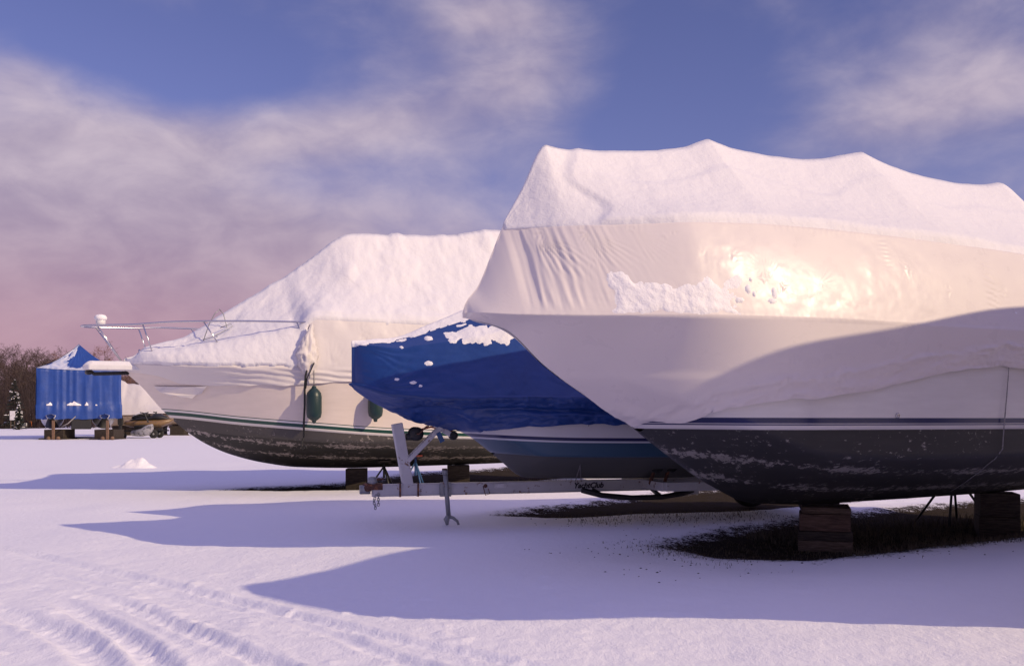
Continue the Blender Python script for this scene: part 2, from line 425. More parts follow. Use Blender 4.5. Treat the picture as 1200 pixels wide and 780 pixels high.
class Cover:
    """tarp or shrink wrap: skirt down the hull, side to a shoulder, roof to the ridge; rows run from the near skirt edge over the top to the far one"""
    def __init__(s, hull, edge, shoulder_b, shoulder_w, ridge, us, n=(26,56,40), off=.022, roofsag=.05, bulge=.03):
        s.h = hull; s.us = us; s.n = n
        U = us[:, None]; k = hull.k(us); g = hull.g(us)
        e = np.minimum(np.maximum(edge(us), k), g-.002)
        t1 = np.linspace(0, 1, n[0])[None]; Wk = e[:, None]+(g-e)[:, None]*t1
        tipf = np.sqrt(np.clip((us-us[0])/.06, 0, 1))[:, None]; Vk = hull.v(U+0*t1, Wk)*tipf+off*sstep(0, .35, us-us[0])[:, None]
        bs = np.maximum(shoulder_b(us), .004)[:, None]*tipf; T = ridge(us)[:, None]; ws = np.minimum(shoulder_w(us)[:, None], T-.01)
        t2 = np.linspace(0, 1, n[1]+1)[None, 1:]
        b0 = Vk[:, -1:]; g0 = Wk[:, -1:]
        Vs = b0+(bs-b0)*t2; Ws = g0+(ws-g0)*t2
        bl = bulge*np.sin(PI*t2)*sstep(.0, .8, us-us[0])[:, None]; Vs = Vs+bl
        t3 = np.linspace(0, 1, n[2]+1)[None, 1:]
        Vr = bs*(1-t3); Wr = ws+(T-ws)*t3-roofsag*np.sin(PI*t3)*np.minimum(bs, 1)
        near = [np.concatenate([Vk, Vs, Vr], 1), np.concatenate([Wk, Ws, Wr], 1)]
        nr = near[0].shape[1]
        Y = np.concatenate([-near[0], near[0][:, ::-1][:, 1:]], 1); Z = np.concatenate([near[1], near[1][:, ::-1][:, 1:]], 1)
        X = np.repeat(U, Y.shape[1], 1)
        s.P = np.stack([X, Y, Z], -1); s.nr = nr
        s.i_g = n[0]-1; s.i_s = n[0]+n[1]-1; s.i_r = nr-1
        s.N = -normals(s.P)
        c = s.P.copy(); c[..., 1] = 0; gg = hull.g(us)[:, None]; c[..., 2] = np.where(s.P[..., 2] < gg+.01, s.P[..., 2], gg-.3)
        sg = np.sign(np.sum(s.N*(s.P-c), -1, keepdims=True)); sg[sg == 0] = 1
        s.N = s.N*sg
    def refresh(s):
        n = normals(s.P); sg = np.sign(np.sum(n*s.N, -1, keepdims=True)); sg[sg == 0] = 1; s.N = n*sg
    def displace(s, D): s.P = s.P+s.N*D[..., None]
def patch(name, cv, th, mat_, parent, lift=.0, rows=None, smooth=True):
    """a layer of snow lying on a cover: thickness array th over the cover's grid; nothing where th <= 0"""
    a, b = rows if rows else (0, cv.P.shape[1])
    P = cv.P[:, a:b]+cv.N[:, a:b]*(np.maximum(th[:, a:b], -.006)+lift)[..., None]
    return grid_mesh(name, P, mat_, parent, keep=(th[:, a:b] > 0), smooth=smooth)
def text_mesh(name, body, size, mat_, parent, M4, shear=.3, depth=.002):
    cu = bpy.data.curves.new(name, 'FONT'); cu.body = body; cu.size = size; cu.shear = shear; cu.extrude = depth; cu.offset = .0035; cu.align_x = 'LEFT'
    o = bpy.data.objects.new(name, cu); COL.objects.link(o)
    me = bpy.data.meshes.new_from_object(o.evaluated_get(bpy.context.evaluated_depsgraph_get()))
    bpy.data.objects.remove(o); me.transform(M4)
    return link(name, me, mat_, parent, False)

# ================================================================== GROUND
def seg_dist(X, Y, pts):
    best = np.full(X.shape, 1e9); al = np.zeros(X.shape); sd = np.zeros(X.shape); acc = 0
    for (x0, y0), (x1, y1) in zip(pts[:-1], pts[1:]):
        dx, dy = x1-x0, y1-y0; L = math.hypot(dx, dy)
        t = np.clip(((X-x0)*dx+(Y-y0)*dy)/L**2, 0, 1)
        ex, ey = X-x0-t*dx, Y-y0-t*dy; dd = np.hypot(ex, ey); m = dd < best
        best[m] = dd[m]; al[m] = (acc+t*L)[m]; sd[m] = np.sign(dx*ey-dy*ex)[m]; acc += L
    return best, al, sd
def smooth_line(px):
    p = [GP(*q) for q in px]; t = np.arange(len(p)); fx = pchip(t, [q[0] for q in p]); fy = pchip(t, [q[1] for q in p])
    tt = np.linspace(0, len(p)-1, 6*len(p)); return list(zip(fx(tt), fy(tt)))
TRACKS = [  # tyre tracks pressed in the snow: pixels of the photograph turned into ground points; width, depth, tread
    ([(-90,632),(0,643),(65,656),(144,672),(215,687),(287,703),(395,730),(483,752),(600,776),(700,800)], .085, .036, .18),
    ([(47,694),(100,698),(144,706),(187,722),(251,748),(323,780),(380,812)], .10, .066, .16),
    ([(54,697),(108,722),(154,751),(183,776),(205,805)], .10, .070, .14),
    ([(-40,704),(0,715),(36,728),(90,752),(130,785)], .12, .056, .14),
    ([(383,727),(427,757),(470,770),(540,792)], .07, .042, .16),
    ([(-40,660),(60,672),(130,686),(230,700),(330,722),(420,752)], .06, .015, .16),
    ([(-60,676),(30,684),(90,690),(200,716),(290,748),(360,790)], .05, .014, .16)]
BARE = {
    'near': [(770,641),(835,654),(950,656),(1060,646),(1200,628),(1400,606),(1400,572),(1200,586),(1060,596),(930,610),(850,622)],
    'mid': [(582,605),(640,608),(760,602),(900,599),(1050,585),(1050,560),(850,571),(730,586),(650,594)],
    'far': [(262,576),(330,577.5),(420,576),(560,570),(700,556),(600,547),(480,556),(400,567),(320,572)],
    'verge': [(-400,502),(60,502.5),(60,497),(-400,497)]}
def poly_sd(X, Y, poly):
    d, _, _ = seg_dist(X, Y, poly+[poly[0]]); ins = np.zeros(X.shape, bool)
    for (x0, y0), (x1, y1) in zip(poly, poly[1:]+[poly[0]]):
        c = ((y0 > Y) != (y1 > Y)) & (X < (x1-x0)*(Y-y0)/((y1-y0) if y1 != y0 else 1e-9)+x0); ins ^= c
    return np.where(ins, d, -d)
def ground_h(X, Y):
    far = sstep(9, 30, Y)
    h = .05*fbm(X*.22, Y*.22, 3)+.05*fbm(X*.13+7, Y*.30, 3)*sstep(12, 25, Y)+.025*fbm(X*.9+5, Y*.7, 3)*(1-.6*far)+.008*fbm(X*5, Y*5, 2)*(1-far)
    churn = sstep(11.5, 9.0, Y)*sstep(2.5, -1.0, X)*sstep(5, 6, Y)
    h = h+churn*(.006*fbm(X*7+3, Y*4, 4)+.012*np.maximum(fbm(X*2.4, Y*2.4+7, 3), 0)+.05*np.maximum(fbm(X*6, Y*5+3, 4)-.30, 0))
    return h
def axis(segs):
    out = [segs[0][0]]
    for a, b, st in segs:
        n = max(1, int(round((b-a)/st))); out += list(a+(b-a)*(np.arange(1, n+1)/n))
    return np.array(out)
geo = lambda a, b, n: list(a*(b/a)**(np.arange(1, n+1)/n))
gx = np.concatenate([-np.array(geo(14, 1800, 34))[::-1], axis([(-14, -5.2, .16), (-5.2, 3.6, .03), (3.6, 9, .07), (9, 14, .2)]), np.array(geo(14, 1800, 34))])
gy = np.concatenate([-np.array(geo(6, 1200, 16))[::-1], axis([(-6, 4.5, .5), (4.5, 5.8, .1), (5.8, 10.2, .03), (10.2, 15, .06), (15, 30, .16), (30, 50, .5)]), np.array(geo(50, 1900, 40))])
GX, GY = np.meshgrid(gx, gy, indexing='ij')
GH = ground_h(GX, GY)
for px, wd, dp, tr in TRACKS:
    d_, al, sd = seg_dist(GX, GY, smooth_line(px))
    m = d_ < .8; dd = d_[m]; a_ = al[m]; wv = wd*(1+.18*fbm(a_*1.1, a_*0+3.1, 2))
    dpv = dp*sstep(0, 1.6, a_)*(.88+.3*fbm(a_*.8, a_*0+wd*50, 2))
    groove = -dpv*np.exp(-(dd/wv)**4)*(1+tr*.5*np.sin(2*PI*a_/.13+3*sd[m]*dd/wd)+.35*fbm(a_*12, dd*14+wd*100, 3))
    rim = dpv*.32*np.exp(-((dd-wv*1.55)/(wv*.5))**2)*(1+.9*fbm(a_*6, dd*8+wd*70, 3))
    GH[m] += groove+rim
BR = np.zeros(GX.shape)
for k_, px in BARE.items():
    sdv = poly_sd(GX, GY, [GP(*q) for q in px]); sc_ = .42 if k_ in ('near', 'mid') else .45
    BR = np.maximum(BR, np.clip(.5+sdv*sc_, 0, 1.1))
    GH += -.03*sstep(.0, .3, sdv)+.03*np.exp(-((sdv+.25)/.25)**2)*(k_ != 'verge')
hx, hy = GP(157, 547)
gobj = grid_mesh('snow_ground', np.stack([GX, GY, GH], -1), M['ground'], None, {'bare': BR}, smooth=True); tag(gobj, 'wide snow covered yard with tyre tracks and bare patches under the boats', 'ground', kind='structure')
def gz(x, y):
    i = min(max(np.searchsorted(gx, x), 1), len(gx)-1); j = min(max(np.searchsorted(gy, y), 1), len(gy)-1)
    return float(GH[i, j])

# ================================================================== NEAR BOAT
A_N = 26.0; FN = Frame((-.47, 10.33), A_N)
keel_px = [(553,373),(590,385),(640,430),(690,466),(735,495),(800,545),(835,570),(880,589)]
kl = [FN.cl(*p) for p in keel_px]; kl[0] = (0.0, kl[0][1])
kl += [(4.6, .50), (7, .52), (9.8, .60)]
HN = Hull(9.8, kl, [(0,.06),(.1,.23),(.3,.42),(.6,.64),(1,.87),(2,1.32),(3,1.47),(4.5,1.57),(6,1.61),(9.8,1.55)],
          [(0,2.60),(.4,2.555),(1,2.545),(3,2.55),(6,2.53),(9.8,2.50)], [(0,1.43),(9.8,1.40)], cu=(.7,3.4), chine=(.30,.90),
          strakes=(pchip([2,3,4,5,7,10],[1.25,1.08,.98,.93,.9,.9]), pchip([2.6,3.2,4,5,7,10],[.95,.83,.74,.70,.68,.68])))
nb_label = 'largest white shrink-wrapped boat with snowy ridged roof, blue stripe and black bottom, on timber blocks'
nb = thing('wrapped_boat', nb_label, 'boat', (FN.rx, FN.ry, 0), R(A_N))
HN.build(nb, M['near_top'], M['near_bot'])
def px_curve(fr, px, v): return [fr.cl(*p, v) for p in px]
ridge_n = [(-.03, 2.62), (0, 2.70), FN.cl(560,335), FN.cl(575,300), FN.cl(588,268), FN.cl(612,224), FN.cl(640,175), FN.cl(690,180.5), FN.cl(745,181), FN.cl(800,177), FN.cl(830,171.5),
           FN.cl(865,180), FN.cl(915,189), FN.cl(960,190), FN.cl(1010,185.5), FN.cl(1045,199), FN.cl(1100,215), FN.cl(1150,221), FN.cl(1172,221.5), (8.3, 4.40), (9.0, 4.2), (9.85, 2.9)]
edge_px = [(740,497),(765,492),(800,490),(830,483),(880,472),(950,466),(1000,461),(1050,450),(1100,438),(1150,430),(1175,428),(1199,431)]
ed = [HN.find(FN, *p, .02)[:2] for p in edge_px]
ed = [(0, .5), (1.75, 1.50)]+[(max(u, 1.8+.05*i), w_) for i, (u, w_) in enumerate(ed)]
for i in range(1, len(ed)):
    if ed[i][0] <= ed[i-1][0]: ed[i] = (ed[i-1][0]+.04, ed[i][1])
ed += [(ed[-1][0]+1.0, 1.75), (9.85, 1.8)]
edge_dbg = list(ed); edge_f = pchip(*zip(*ed))
edge_n = lambda u: edge_f(u)+.025*fbm(u*3, u*0+2, 3)*sstep(1.8, 2.4, u)
us_n = np.concatenate([-.03+np.linspace(0, 1, 40)**1.5*.33, np.arange(.312, 3.6, .0125), np.arange(3.6, 6.6, .018), np.linspace(6.62, 9.85, 40)])
sh_b = pchip([-.05,.38,.45,.6,1,1.6,2,3,4.5,6,9,9.85],[.004,.008,.06,.22,.58,.93,1.10,1.20,1.31,1.35,1.34,1.3])
sh_w = pchip([-.05,.4,1,3,6,7,9,9.85],[3.5,3.47,3.46,3.53,3.46,3.42,3.35,2.7])
rn_ = pchip(*zip(*ridge_n)); PK = [FN.cl(*p)[0] for p in ((640,175),(830,171.5),(1010,185.5),(1172,221.5))]
ridge_nf = lambda u: rn_(u)+sum(.036*np.exp(-np.abs(u-p)/.17) for p in PK)
CN = Cover(HN, edge_n, sh_b, sh_w, ridge_nf, us_n, n=(34,60,40), roofsag=.09)
# wrinkles: fans of taut folds, little ladders of creases, a crumpled hem
def tri(a): q = a/(2*PI); return 1-4*np.abs(q-np.floor(q+.5))
def fans(U, Yy, lst):
    D = np.zeros(U.shape)
    for (uc, yc, rad, a0, wa, kk, am) in lst:
        du = U-uc; dy = Yy-yc; r = np.hypot(du, dy); th = np.arctan2(dy, du)
        da = np.abs((th-R(a0)+PI) % (2*PI)-PI)
        D += am*sstep(R(wa), R(wa)*.5, da)*sstep(rad, rad*.25, r)*sstep(0, rad*.22, r)*(.5*tri(kk*th+2.6*fbm(U*5, Yy*5, 2))+.5*np.sin(kk*th+2.6*fbm(U*5, Yy*5, 2)))*(.55+.9*vn(U*9, Yy*9))
    return D
def ladder(U, Yy, uc, yc, wu, wy, per, am, tilt=0):
    q = (Yy-yc)+tilt*(U-uc)
    return am*np.exp(-((U-uc)/wu)**4)*np.exp(-((Yy-yc)/wy)**4)*np.sin(2*PI*q/per+1.5*fbm(U*12, Yy*12, 2))
nsd0, nsd1 = CN.i_g, CN.i_s
D = np.zeros(CN.P.shape[:2]); U = np.repeat(us_n[:, None], nsd1-nsd0+1, 1); tt = np.linspace(0, 1, nsd1-nsd0+1)[None]+0*U; Yy = tt*.90
side = np.zeros(U.shape)
ph = (U-.30*(1-tt)*(U-.45))
side += sstep(.42, .55, U)*sstep(1.7, .6, U)*sstep(.0, .2, tt)*(.009*tri(2*PI*ph/.070+4.5*fbm(U*5, Yy*1.1, 3))*np.maximum(fbm(U*6+3, Yy*1.8, 2)+.45, 0)+0.006*tri(2*PI*ph/.034+5*fbm(U*7+9, Yy*1.6, 3))*np.maximum(fbm(U*4, Yy*2.2+5, 2)+.2, 0)+.012*fbm(ph*7, Yy*1.2, 3))
side += fans(U, Yy, [(.62,.95,.85,-66,30,58,.010),(.95,.95,.75,-56,28,66,.009),(1.35,.95,.60,-50,24,70,.006),(1.0,.60,.35,-70,40,40,.004),(2.75,.36,.36,165,60,40,.006),(2.70,.34,.30,70,40,36,.005),(2.78,.30,.30,-20,50,38,.004),
                     (1.75,.78,.20,200,50,22,.005),(1.75,.78,.16,20,40,20,.005),(2.3,.55,.2,10,40,22,.004),(2.1,.58,.18,170,40,20,.004),(5.05,.45,.26,-55,40,34,.005),(4.55,.62,.22,-90,50,24,.005),(6.05,.40,.45,175,60,46,.006),(3.3,.3,.3,30,40,26,.003)])
side += ladder(U, Yy, 4.3, .72, .05, .16, .045, .003)+ladder(U, Yy, 5.75, .45, .10, .30, .07, .0035, .3)
side += .003*np.sin(2*PI*U/.075+7*fbm(U*3, U*0, 3))*np.exp(-((1-tt)*.9/(.03+.03*vn(U*5, U*0)))**1.5)*sstep(.1, .5, fbm(U*1.3, U*0+9, 2)+.25)
side += .0012*np.sin(2*PI*U/.08+7*fbm(U*4, U*0+5, 3))*np.exp(-(tt*.9/(.02+.04*vn(U*6, U*0+3)))**1.5)*sstep(.05, .4, fbm(U*1.6, U*0+4, 2))
side += .007*fbm(U*4, Yy*5, 4)*sstep(.1, .45, fbm(U*.9+4, Yy*1.2, 2)+.12)
side += .018*fbm(U*.8, Yy*1.4+3, 2)
side *= sstep(-.05, .5, U)*.8+.2
# pucker of the sides where the ridge falls to the bow tip
side += -.03*np.exp(-((U-.50)/.07)**2)*np.sin(PI*tt)
D[:, nsd0:nsd1+1] += side
# skirt: smooth under the rub rail, crumpled in the hem
nk = CN.i_g+1; Us = np.repeat(us_n[:, None], nk, 1); hw = CN.P[:, :nk, 2]; eh = hw-hw[:, :1]
band = pchip([0,1.5,1.9,2.4,3.2,4.2,5.2,6,9.9],[.0,.02,.10,.20,.22,.24,.20,.24,.2])(us_n)[:, None]
hem = sstep(1.35, .85, eh/np.maximum(band, .02)+.35*fbm(Us*2.2, Us*0+2, 3))*sstep(1.3, 1.9, Us)
hq = eh+.05*fbm(Us*1.2, Us*0+5, 2)
rg1 = .5-np.abs(fbm(Us*2.0+hq*5, hq*13-Us*1.2, 3))*1.6; rg2 = .5-np.abs(fbm(Us*5+3-hq*6, hq*24+Us*2.5, 3))*1.6; rg3 = .5-np.abs(fbm(Us*11+hq*9, hq*40-Us*5, 2))*1.6
sk = hem*(1+.8*sstep(3.0, 2.2, Us))*(.008+.020*fbm(Us*2.2, hq*6, 3)+.022*rg1+.012*rg2+.006*rg3)
sk += .018*np.exp(-((eh-band+.03*fbm(Us*4, Us*0, 3))/.018)**2)*sstep(1.6, 2.0, Us)*(1+fbm(Us*14, Us*0, 3))
sk += ladder(Us, hw, 3.55, 2.2, .06, .14, .05, .005)+ladder(Us, hw, 4.3, 2.1, .16, .10, .06, .004, .2)+ladder(Us, hw, 5.0, 2.15, .2, .16, .08, .004, .1)+ladder(Us, hw, 2.9, 2.12, .2, .06, .05, .004, -.2)
sk += fans(Us, hw, [(5.75,1.95,.45,100,170,22,.012),(3.0,2.25,.3,-60,60,16,.004)])+.010*fbm(Us*.9, hw*1.6, 2)
sk += -.012*np.exp(-((hw-2.0-.03*Us)/.02)**2)*0+.014*sstep(2.06, 1.98, hw+.02*Us)     # the step of the rubbing strake under the film
D[:, :nk] += sk*sstep(.0, .5, Us)
CN.displace(D); CN.refresh()
lo = CN.i_s
grid_mesh('cover', CN.P, M['wrap'], nb)
# roof snow
nr_ = CN.P.shape[1]; rows = np.arange(nr_); i_s2 = nr_-1-CN.i_s
tr = np.zeros(nr_); tr[CN.i_s:CN.i_r+1] = np.linspace(0, 1, CN.i_r-CN.i_s+1); tr[CN.i_r:i_s2+1] = np.linspace(1, 0, CN.i_r-CN.i_s+1)
inr = (rows >= CN.i_s-1) & (rows <= i_s2+1)
Ur = np.repeat(us_n[:, None], nr_, 1); Tr = np.repeat(tr[None], len(us_n), 0)
front = 1.17+.20*fbm(Tr*2.6, Ur*.15+4, 3)+.10*np.sin(Tr*7)
thk = .012+.034*sstep(-.06, .08, Ur-front)+.02*fbm(Ur*1.4, Tr*2, 3)*sstep(.9, 1.5, Ur)+.007*fbm(Ur*4, Tr*5, 3)+.0015*fbm(Ur*16, Tr*24, 2)
slump = sstep(.0, .07, .80+.16*np.sin((Ur-3.05)*PI/2.2)**2*-1+.12*fbm(Ur*1.2, Ur*0+1, 2)-Tr)
thk += .02*slump*sstep(1.1, 1.6, Ur)
thk *= sstep(.0, .10, Tr+.03*fbm(Ur*3, Ur*0+8, 4)+.02)*.9+.1
thk = np.where(inr[None] & (Tr > .004) & (Ur > .43) & (Ur < 9.0), np.maximum(thk, .006), -1)
sn = patch('roof_snow', CN, thk, M['roof_snow'], nb, rows=(CN.i_s-1, i_s2+2))
# clinging snow on the near side
Uq = np.repeat(us_n[:, None], nr_, 1); tq = np.zeros(nr_); tq[nsd0:nsd1+1] = np.linspace(0, 1, nsd1-nsd0+1); Tq = np.repeat(tq[None], len(us_n), 0)
sdm = (rows >= nsd0) & (rows <= nsd1)
def sidepx(px, py):
    best = None; P = CN.P[:, nsd0:nsd1+1].reshape(-1, 3)
    X = FN.rx+P[:, 0]*FN.ca-P[:, 1]*-FN.sa*-1; 
    v_ = -P[:, 1]; X = FN.rx+P[:, 0]*FN.ca+v_*FN.sa; Y = FN.ry+P[:, 0]*FN.sa-v_*FN.ca
    e = (600+F*X/Y-px)**2+(HOR-F*(P[:, 2]-CAMH)/Y-py)**2; i = np.argmin(e); return us_n[i//(nsd1-nsd0+1)], (i % (nsd1-nsd0+1))/(nsd1-nsd0)
c0 = sidepx(717,345); c1 = sidepx(858,348)
top_ = .36+.10*sstep(c0[0]+.35, c0[0]+.05, Uq)+.14*fbm(Uq*4.5, Uq*0+2, 4)
mk = np.minimum(np.minimum((Uq-c0[0]+.10*fbm(Tq*9, Tq*0, 3))/.06, (c1[0]-Uq+.22*fbm(Tq*8, Tq*0+5, 3))/.16), np.minimum((top_-Tq)/.07, (Tq-.03-.05*np.maximum(fbm(Uq*5, Uq*0+7, 3), 0))/.04))
mk = mk+.9*fbm(Uq*9+5, Tq*8, 4)*(mk < .9)
cl_ = np.where(sdm[None], np.clip(mk, -1, 1)*.011*(1.0+1.4*fbm(Uq*10, Tq*9, 4)), -1)
for (px, py, ru, rt) in ((876,338,.035,.05),(884,345,.02,.03),(908,343,.03,.06),(880,327,.018,.02),(868,352,.05,.03),(905,352,.05,.025)):
    a_, b_ = sidepx(px, py); q = 1-((Uq-a_)/ru)**2-((Tq-b_)/rt)**2+.5*fbm(Uq*25, Tq*20, 2)
    cl_ = np.where(sdm[None] & (q > 0), np.maximum(cl_, .015*np.sqrt(np.maximum(q, 0))), cl_)
def split_loose(o):
    bm = bmesh.new(); bm.from_mesh(o.data); bm.faces.ensure_lookup_table(); seen = set(); groups = []
    for f in bm.faces:
        if f.index in seen: continue
        st_ = [f]; seen.add(f.index); g = []
        while st_:
            q = st_.pop(); g.append(q)
            for e in q.edges:
                for r in e.link_faces:
                    if r.index not in seen: seen.add(r.index); st_.append(r)
        groups.append(g)
    for g in groups:
        if len(g) < 6: continue
        vs = {}; fs = []
        for f in g: fs.append([vs.setdefault(v.index, len(vs)) for v in f.verts])
        me = bpy.data.meshes.new(o.name); inv = sorted(vs, key=vs.get); bm.verts.ensure_lookup_table(); me.from_pydata([tuple(bm.verts[i].co) for i in inv], [], fs)
        link('clinging_snow', me, o.data.materials[0], o.parent)
    bm.free(); bpy.data.objects.remove(o)
split_loose(patch('snow_scraps', CN, cl_, M['lump_snow'], nb, rows=(nsd0, nsd1+1), lift=.001))
# through-hull drain, hem ties
u_, w_, v_ = HN.find(FN, 1052, 487); m_ = MB(); m_.lathe([(.012,.0),(.028,.004),(.030,.012),(.020,.016),(.014,.008)], n=16, M=Matrix.Rotation(R(90), 3, 'X')); 
th_ = m_.build('drain_fitting', M['steel'], nb, True); th_.location = (u_, -v_-.001, w_)
def on_hull(u, w, off): return (u, -float(HN.v(np.array(u), np.array(w)))-off, w)
m_ = MB(); pts = []
ua, wa, va = HN.find(FN, 1178, 440); ub, wb, vb = HN.find(FN, 1163, 538); uc, wc, vc = HN.find(FN, 1112, 575)
wc = max(wc, float(HN.k(np.array(uc)))+.02)
pts = [on_hull(ua+(ub-ua)*t, wa+(wb-wa)*t, .035) for t in np.linspace(0, 1, 9)]+[on_hull(ub+(uc-ub)*t, wb+(wc-wb)*t, .02) for t in np.linspace(.1, 1, 9)]
m_.tube(pts, .006, 6); m_.build('tie_rope', M['rope'], nb)
m_ = MB(); u1, w1, v1 = HN.find(FN, 1174, 505); m_.tube([on_hull(ua+.01, wa+.12, .02), on_hull(ua+.01, wa-.2, .035), on_hull(u1, w1, .03)], .005, 6); m_.build('tie_rope', M['rope'], nb)

# ================================================================== FAR BOAT (left)
A_F = 24.0; FF = Frame((-7.4, 19.64), A_F)
kl = [FF.cl(*p) for p in [(149,437),(165,452),(190,480),(212,500),(240,519),(270,532),(310,542),(350,547)]]; kl[0] = (0, kl[0][1])
kl += [(4.6, .44), (7, .46), (11, .55)]
HF = Hull(11, kl, [(0,.06),(.1,.25),(.4,.55),(1,.95),(2,1.36),(3,1.57),(4.5,1.70),(7,1.75),(11,1.65)],
          [(0,2.52),(1,2.47),(3,2.43),(6,2.38),(11,2.36)], [(0,1.55),(1,1.48),(2,1.36),(3,1.27),(5,1.12),(7,1.05),(11,1.03)],
          cu=(.9,3.8), chine=(.30,.90), strakes=(pchip([1,2,3,4,6,11],[1.28,1.08,.98,.93,.88,.86]), pchip([1.5,2.2,3,4,6,11],[1.0,.85,.75,.68,.64,.62])))
fb = thing('cabin_cruiser', 'white cabin cruiser at the left with steel bow rail, green stripe and snow-covered cover', 'boat', (FF.rx, FF.ry, 0), R(A_F))
HF.build(fb, M['far_top'], M['far_bot'])
ridge_f = [(-.03, 2.57), FF.cl(156,421), FF.cl(175,411), FF.cl(215,402), FF.cl(255,379), FF.cl(300,349), FF.cl(355,312), FF.cl(413,275.5), FF.cl(450,277.5), FF.cl(500,279), FF.cl(545,276), FF.cl(578,272), (8.6,5.55),(10.3,5.2),(11.05,2.6)]
e1 = [HF.find(FF, *p, .02)[:2] for p in [(215,449),(250,452),(300,452),(350,450),(430,447)]]
ed = [(0, 2.40),(.5,2.30)]+[(max(u, .7+.1*i), w_) for i, (u, w_) in enumerate(e1)]
for i in range(1, len(ed)):
    if ed[i][0] <= ed[i-1][0]: ed[i] = (ed[i-1][0]+.06, ed[i][1])
ed += [(11.05, 2.15)]
ef = pchip(*zip(*ed)); edge_fb = lambda u: ef(u)+.02*fbm(u*3, u*0+6, 3)
us_f = np.concatenate([-.03+np.linspace(0, 1, 24)**1.5*.33, np.arange(.32, 7.6, .03), np.linspace(7.65, 11.05, 34)])
u_j = HF.find(FF, 366, 430)[0]
sb = lambda u: HF.b(u)*.72+(HF.b(u)*.28-.10)*sstep(u_j-2.0, u_j+.3, u)
sw_ = lambda u: HF.g(u)+.20+.50*sstep(u_j-3.0, u_j+.3, u)+.28*sstep(u_j-.25, u_j+.12, u)
CF = Cover(HF, edge_fb, sb, sw_, pchip(*zip(*ridge_f)), us_f, n=(14,26,40), off=.025, roofsag=.12)
D = np.zeros(CF.P.shape[:2]); nr_ = CF.P.shape[1]
nk = CF.i_g+1; Us = np.repeat(us_f[:, None], nk, 1); hw = CF.P[:, :nk, 2]
D[:, :nk] += sstep(1.2, 2.0, Us)*(.02*fbm(Us*2.2+hw*6, hw*8, 3)+.012*np.sin(2*PI*(hw+.12*Us)/.11+3*fbm(Us*1.4, hw*3, 2)))+.006
sdn = CF.i_s-CF.i_g+1; U = np.repeat(us_f[:, None], sdn, 1); tt = np.linspace(0, 1, sdn)[None]+0*U
D[:, CF.i_g:CF.i_s+1] += sstep(u_j, u_j+.2, U)*(.020*fbm(U*2.5, tt*2.2, 3)+fans(U, tt*.85, [(u_j+.9,.5,.5,40,60,26,.012),(u_j+.35,.0,.6,60,50,30,.010),(u_j+1.9,.4,.5,120,50,26,.010)]))
CF.displace(D); CF.refresh(); grid_mesh('cover', CF.P, M['wrap_dull'], fb)
rows = np.arange(nr_); i_s2 = nr_-1-CF.i_s
Ur = np.repeat(us_f[:, None], nr_, 1)
tr = np.zeros(nr_); tr[CF.i_s:CF.i_r+1] = np.linspace(0, 1, CF.i_r-CF.i_s+1); tr[CF.i_r:i_s2+1] = np.linspace(1, 0, CF.i_r-CF.i_s+1); Tr = np.repeat(tr[None], len(us_f), 0)
lumps = np.maximum(fbm(Ur*1.7+2, Tr*3.2, 4), 0)
thk = .06+.06*fbm(Ur*.9, Tr*2, 3)+0.085*lumps*sstep(u_j-.8, u_j+1, Ur)+.02*fbm(Ur*5, Tr*9, 3)
thk *= np.where(Ur < u_j, 1-(1-(sstep(-.02, .08, Tr)*.7+.3))*sstep(u_j-1.5, u_j, Ur), sstep(-.02, .08, Tr)*.7+.3)
side_t = np.zeros(nr_); side_t[CF.i_g:CF.i_s+1] = np.linspace(0, 1, sdn); side_t[CF.i_s:i_s2] = 1; side_t[i_s2:i_s2+sdn] = np.linspace(1, 0, sdn); St = np.repeat(side_t[None], len(us_f), 0)
deck = Ur < u_j-.05
on = np.where(deck, St > .06+.10*np.maximum(fbm(Ur*6, Ur*0+3, 3), -.5), St+.04*fbm(Ur*3, Ur*0, 3) >= .985)
thk = np.where(deck, thk+(.07*np.sin(np.clip(St, 0, 1)*PI*.75)*sstep(.0, .5, Ur)*(1-St*sstep(u_j-1.5, u_j-.1, Ur)))+.012*fbm(Ur*11, St*3, 2)*(1-Tr), thk)
thk = np.where(on & (rows >= CF.i_g)[None] & (rows <= i_s2+sdn-1)[None] & (Ur < 10.3), np.maximum(thk, .015), -1)
patch('cover_snow', CF, thk, M['roof_snow'], fb)
# torn flap below the bow and a loose flap by the rail end
ax = [HF.find(FF, *p, .03) for p in [(180,452.5),(196,453),(212,453),(228,453),(242,452),(239,456),(235,461),(230,463),(225,467),(219,465.5),(213,466),(206,463),(200,464),(193,462),(187,459.5),(184,456)]]
m_ = MB(); n_ = len(ax); vv = [(u, -v-(.02 if i < 5 else .055+.03*math.sin(i*2.4)), w_) for i, (u, w_, v) in enumerate(ax)]+[(u, -v-.004, w_) for (u, w_, v) in ax]
m_.add(vv, [tuple(range(n_)), tuple(range(2*n_-1, n_-1, -1))]+[(i, (i+1) % n_, (i+1) % n_+n_, i+n_) for i in range(n_)]); m_.build('torn_flap', M['wrap_dull'], fb)
gu, gw = u_j, float(HF.g(np.array(u_j))); gb = float(HF.b(np.array(u_j)))
cu_, cw_ = FF.cl(361, 420, gb+.1)
P = np.zeros((44, 37, 3))
